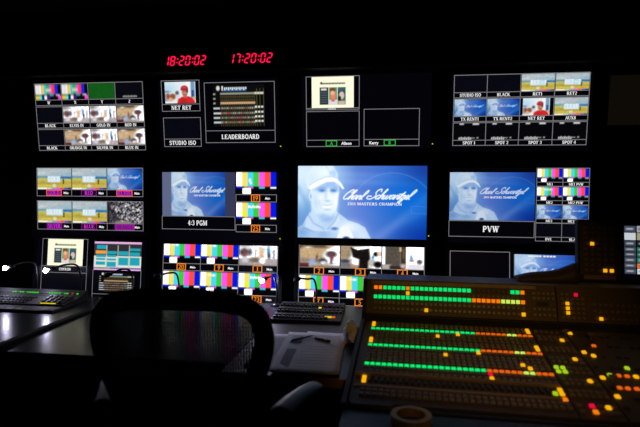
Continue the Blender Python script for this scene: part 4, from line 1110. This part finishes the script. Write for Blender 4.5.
# key panel behind the papers
kp = empty('key_panel', (-.450, 2.70, .7405), (0, 0, rad(1))); tag(kp, 'low dark key panel with grey keys and a yellow light strip behind the papers', 'control panel')
MB().prism([(-.16, 0), (-.16, .015), (.14, .038), (.16, .038), (.16, 0)], -.165, .19).build('housing', 'mixerdark', kp, bevel=.002)
slope = math.atan2(.023, .30)
def kpp(x, t, h=0): return Vector((x, -.16 + t * math.cos(slope) - h * math.sin(slope), .015 + t * math.sin(slope) + h * math.cos(slope)))
kme = cap_mesh(.016, .020, .008).mesh('key'); kme.materials.append(M['keys'])
for t in (.035, .07, .135, .17, .235, .265):
    for i in range(16):
        if t in (.035, .07) and i > 12: continue
        o = bpy.data.objects.new('key', kme); o.location = kpp(-.150 + i * .022, t); o.rotation_euler = (slope, 0, 0); o.parent = kp; COL.objects.link(o)
def kpl(x0, x1, t, m):
    R = Matrix.Translation(kpp((x0 + x1) / 2, t)) @ Matrix.Rotation(slope, 4, 'X'); a = (x1 - x0) / 2
    MB().box(-a, a, -.006, .006, 0, .006, R).build('indicator', m, kp)
kpl(.105, .140, .055, 'y_led'); kpl(.142, .158, .055, 'b_dorange'); kpl(.055, .070, .205, 'y_led')

# ------------------------------------------------------------------ left desk
ap = empty('audio_panel', (-2.30, 2.72, .7405)); tag(ap, 'long low audio panel with green lights at the left end of the desk', 'control panel')
MB().prism([(-.20, 0), (-.20, .012), (-.11, .014), (-.10, .022), (.05, .034), (.12, .060), (.13, .060), (.13, 0)], -.55, .50).build('housing', 'mixerdark', ap, bevel=.002)
s1_ = math.atan2(.012, .15); s2_ = math.atan2(.026, .07)
kme2 = cap_mesh(.012, .022, .006).mesh('fader_key'); kme2.materials.append(M['keys'])
for i in range(36):
    for t in (.025, .065, .11):
        o = bpy.data.objects.new('fader_key', kme2); x = -.52 + i * .0225
        if x > .26: continue
        o.location = (x, -.10 + t * math.cos(s1_), .022 + t * math.sin(s1_)); o.rotation_euler = (s1_, 0, 0); o.parent = ap; COL.objects.link(o)
def apl(x, t, m, w=.012):
    R = Matrix.Translation((x, .05 + t * math.cos(s2_), .034 + t * math.sin(s2_))) @ Matrix.Rotation(s2_, 4, 'X')
    MB().box(-w / 2, w / 2, -.004, .004, 0, .003, R).build('green_light' if m == 'g_led' else 'red_light' if m == 'b_red' else 'unlit_key', m, ap)
for i in range(64):
    x = -.53 + i * .016
    if x > .485: break
    on = (.04 < x < .21) or (.26 < x < .42)
    red = .428 <= x < .444
    apl(x, .035, 'b_red' if red else 'g_led' if (on and i % 9 not in (2, 5)) or .455 < x < .475 else 'keys', .009 if i % 3 else .007)
for x0, x1 in ((.215, .255), (.42, .475), (.51 - .05, .49)):
    MB().box(x0, x1, -.195, -.165, .012, .0135).build('label_strip', 'paper', ap)
MB().box(.27, .30, -.195, -.165, .012, .0135).build('label_strip', 'tape', ap)
kpd = MB().prism([(-.085, .02), (-.085, .030), (.02, .050), (.03, .050), (.03, .02)], .335, .475).build('keypad', 'pad', ap, bevel=.003)
for j in range(3):
    for i in range(4):
        a_ = math.atan2(.020, .105); t = .02 + j * .032
        o = bpy.data.objects.new('key', kme2); o.location = (.355 + i * .033, -.085 + t * math.cos(a_), .030 + t * math.sin(a_)); o.rotation_euler = (a_, 0, 0); o.parent = kpd; COL.objects.link(o)
MB().box(.345, .44, -.0875, -.085, .022, .028).build('light_strip', 'y_led', kpd)

# gooseneck microphone reaching in from the left edge
mc = empty('gooseneck_microphone', (-2.35, 2.22, .7405)); tag(mc, 'black gooseneck microphone with foam tip leaning over the left desk', 'microphone')
MB().lathe([(.0005, 0), (.05, 0), (.05, .012), (.02, .022), (.0005, .022)], 24).build('base', 'lampblack', mc, smooth=True)
MB().tube(smooth_path([(0, 0, .02), (.02, .02, .10), (.12, .10, .115), (.24, .20, .075)], 8), .006, 8).build('gooseneck', 'lampblack', mc, smooth=True)
MB().tube([(.225, .19, .08), (.235, .196, .076), (.26, .215, .066), (.285, .235, .056), (.292, .24, .053)], [.006, .018, .022, .018, .005], 12).build('foam_tip', 'rubber', mc, smooth=True)

# ------------------------------------------------------------------ gooseneck lamps along the back of the desks
def gooseneck(hx, hz, bx, y, lit_, label, peak=.03, face=0):
    """lamp head at hx, base at bx"""
    r = empty('gooseneck_lamp', (bx, y, .7405)); tag(r, label, 'lamp', 'gooseneck lamps behind the desks')
    dx, dz = hx - bx, hz - .7405
    MB().lathe([(.0005, 0), (.032, 0), (.032, .010), (.012, .018), (.0005, .018)], 20).build('base', 'lampblack', r, smooth=True)
    path = smooth_path([(0, 0, .015), (.004, 0, dz * .6), (-.012 if dx < 0 else .012, 0, dz + peak * .7), (dx * .45, 0, dz + peak), (dx * .85, -.004, dz + .008)], 8)
    MB().tube(path, .0058, 8).build('gooseneck', 'lampblack', r, smooth=True)
    sg = -1 if dx < 0 else 1
    a = Vector((dx * .80, -.004, dz + .010)); b = Vector((dx * 1.0 + sg * .012, -.016, dz - .004))
    MB().tube([a, a.lerp(b, .25), b], [.007, .013, .016], 14).build('lamp_head', 'lampblack', r, smooth=True)
    d = (b - a).normalized()
    if lit_:
        MB().tube([b - d * .004 + Vector((0, -.010, 0)), b + d * .006 + Vector((0, -.014, -.002)), b + d * .013 + Vector((0, -.014, -.004))], [.012, .014, .006], 12).build('led', 'led_bright' if lit_ == 2 else 'led', r, smooth=True)
    else:
        MB().tube([b - d * .002, b + d * .003], [.0135, .010], 12).build('led', 'glass', r, smooth=True)
gooseneck(-2.355, .920, -2.18, 2.85 + .06, True, 'lit gooseneck lamp at the far left edge of the desk')
gooseneck(-2.075, .915, -1.885, 2.90, True, 'lit gooseneck lamp in front of the cream page screen')
gooseneck(-1.70, .890, -1.545, 2.90, False, 'dark gooseneck lamp arching in front of the teal schedule screen', peak=.035)
gooseneck(-1.385, .890, -1.255, 2.90, False, 'dark gooseneck lamp in front of the leftmost bottom colour bars', peak=.022)
gooseneck(-.73, .893, -.665, 2.90, 2, 'lit gooseneck lamp in front of the magenta bar of the bottom screen', peak=.016)
gooseneck(-.545, .897, -.435, 2.90, False, 'dark gooseneck lamp in front of the colour bars beside the switcher', peak=.004)

# ------------------------------------------------------------------ mesh chair
ch = empty('office_chair', (-.610, 1.60, 0), (0, 0, rad(3))); tag(ch, 'black office chair with mesh back facing the monitor wall', 'chair')
def bend(x, z):      # the back is curved: its sides come towards the desk, the top leans back
    return -.215 + .55 * x * x - .10 * max(0, z - .75)
out = [(0, 1.118), (.10, 1.116), (.19, 1.102), (.240, 1.070), (.258, 1.02), (.258, .97), (.243, .91), (.212, .84), (.180, .77), (.160, .68), (.140, .615), (.07, .59), (0, .585)]
loop = out + [(-x, z) for x, z in out[-2:0:-1]]
lp = smooth_path(loop, 5, True)
MB().tube([(x * .93, bend(x, z), .60 + (z - .60) * .965) for x, z in lp], .030, 12, closed=True, flat=(0, 1, 0)).build('back_frame', 'chair', ch, smooth=True)
LP = np.array([(x * .93, .60 + (z - .60) * .965) for x, z in lp])
def span_z(x):
    zs = []
    for (x0, z0), (x1, z1) in zip(LP, np.roll(LP, -1, 0)):
        if (x0 - x) * (x1 - x) <= 0 and x0 != x1: zs.append(z0 + (z1 - z0) * (x - x0) / (x1 - x0))
    return (min(zs), max(zs)) if len(zs) > 1 else None
def span_x(z):
    xs = []
    for (x0, z0), (x1, z1) in zip(LP, np.roll(LP, -1, 0)):
        if (z0 - z) * (z1 - z) <= 0 and z0 != z1: xs.append(x0 + (x1 - x0) * (z - z0) / (z1 - z0))
    return (min(xs), max(xs)) if len(xs) > 1 else None
wv = MB(); cw = .0029
k = -.226
while k <= .2261:
    s = span_z(k)
    if s:
        zs = np.linspace(s[0], s[1], 14)
        v = []; f = []
        for z in zs:
            y = bend(k, z); v += [(k - cw, y, z), (k + cw, y, z), (k + cw, y + .0015, z), (k - cw, y + .0015, z)]
        for i in range(13):
            for q in range(4): f.append((i * 4 + q, i * 4 + (q + 1) % 4, i * 4 + 4 + (q + 1) % 4, i * 4 + 4 + q))
        wv.add(v, f)
    k += .0075
z = .60
while z < 1.10:
    s = span_x(z)
    if s:
        xs = np.linspace(s[0], s[1], 16); v = []; f = []
        for x in xs:
            y = bend(x, z) + .0015; v += [(x, y, z - .0012), (x, y, z + .0012), (x, y + .001, z + .0012), (x, y + .001, z - .0012)]
        for i in range(15):
            for q in range(4): f.append((i * 4 + q, i * 4 + (q + 1) % 4, i * 4 + 4 + (q + 1) % 4, i * 4 + 4 + q))
        wv.add(v, f)
    z += .012
wv.build('mesh_fabric', 'mesh', ch)
# lumbar pad
lb = MB(); v = []; f = []
for i in range(13):
    x = -.17 + i * .34 / 12
    for zz, yy in ((.74, .012), (.755, .026), (.86, .026), (.875, .012), (.875, .006), (.74, .006)): v.append((x, bend(x, zz) + yy - .001, zz))
for i in range(12):
    for q in range(6): f.append((i * 6 + q, i * 6 + (q + 1) % 6, i * 6 + 6 + (q + 1) % 6, i * 6 + 6 + q))
f += [tuple(range(6)), tuple(12 * 6 + q for q in range(6))[::-1]]
lb.add(v, f).build('lumbar_pad', 'chair', ch)
MB().tube(smooth_path([(0, -.235, .72), (0, -.25, .58), (0, -.18, .44), (0, -.02, .40)], 6), .028, 10, flat=(1, 0, 0)).build('back_spine', 'chair', ch, smooth=True)
# seat
se = MB(); v = []; f = []; nx = 12; ny = 10
for s in (0, 1):
    for j in range(ny + 1):
        for i in range(nx + 1):
            a = -1 + 2 * i / nx; b = -1 + 2 * j / ny; c = 1 - .12 * max(0, abs(a * b)) 
            zz = .475 + .02 * (abs(a) ** 3) - .03 * max(0, b) ** 3 - (0 if s else .045)
            v.append((a * .25 * c, .03 + b * .23 * c, zz))
n = (nx + 1) * (ny + 1)
for j in range(ny):
    for i in range(nx):
        q = j * (nx + 1) + i; f.append((q, q + nx + 1, q + nx + 2, q + 1)); f.append((n + q, n + q + 1, n + q + nx + 2, n + q + nx + 1))
ring = [i for i in range(nx + 1)] + [j * (nx + 1) + nx for j in range(1, ny + 1)] + [ny * (nx + 1) + i for i in range(nx - 1, -1, -1)] + [j * (nx + 1) for j in range(ny - 1, 0, -1)]
for a, b in zip(ring, ring[1:] + ring[:1]): f.append((a, b, n + b, n + a))
se.add(v, f).build('seat', 'mesh', ch, smooth=True)
for s in (-1, 1):
    ar = MB().tube(smooth_path([(s * .20, -.05, .44), (s * .29, -.08, .46), (s * .305, -.08, .58), (s * .305, -.04, .730)], 6), .018, 10).build('armrest', 'chair', ch, smooth=True)
    pd = MB(); 
    pd.tube(smooth_path([(s * .270, -.13, .738), (s * .298, -.05, .744), (s * .335, .04, .744), (s * .362, .105, .738)], 5), [.022] + [.034] * 14 + [.026], 14, flat=(0, 0, 1))
    pd.build('arm_pad', 'pad', ar, smooth=True)
MB().tube([(0, .0, .12), (0, 0, .30)], .03, 14).build('gas_lift', 'metal', ch, smooth=True)
MB().box(-.09, .09, -.10, .12, .30, .43).build('tilt_box', 'chair', ch, bevel=.02)
for k in range(5):
    a = 2 * math.pi * k / 5 + rad(54); c, s = math.cos(a), math.sin(a)
    lg = MB().tube([(c * .02, s * .02, .125), (c * .16, s * .16, .105), (c * .30, s * .30, .075)], [.035, .026, .018], 10, flat=None).build('base_leg', 'chair', ch, smooth=True)
    MB().tube([(c * .30 - s * .022, s * .30 + c * .022, .03), (c * .30 + s * .022, s * .30 - c * .022, .03)], .0295, 14).build('caster', 'rubber', lg, smooth=False)
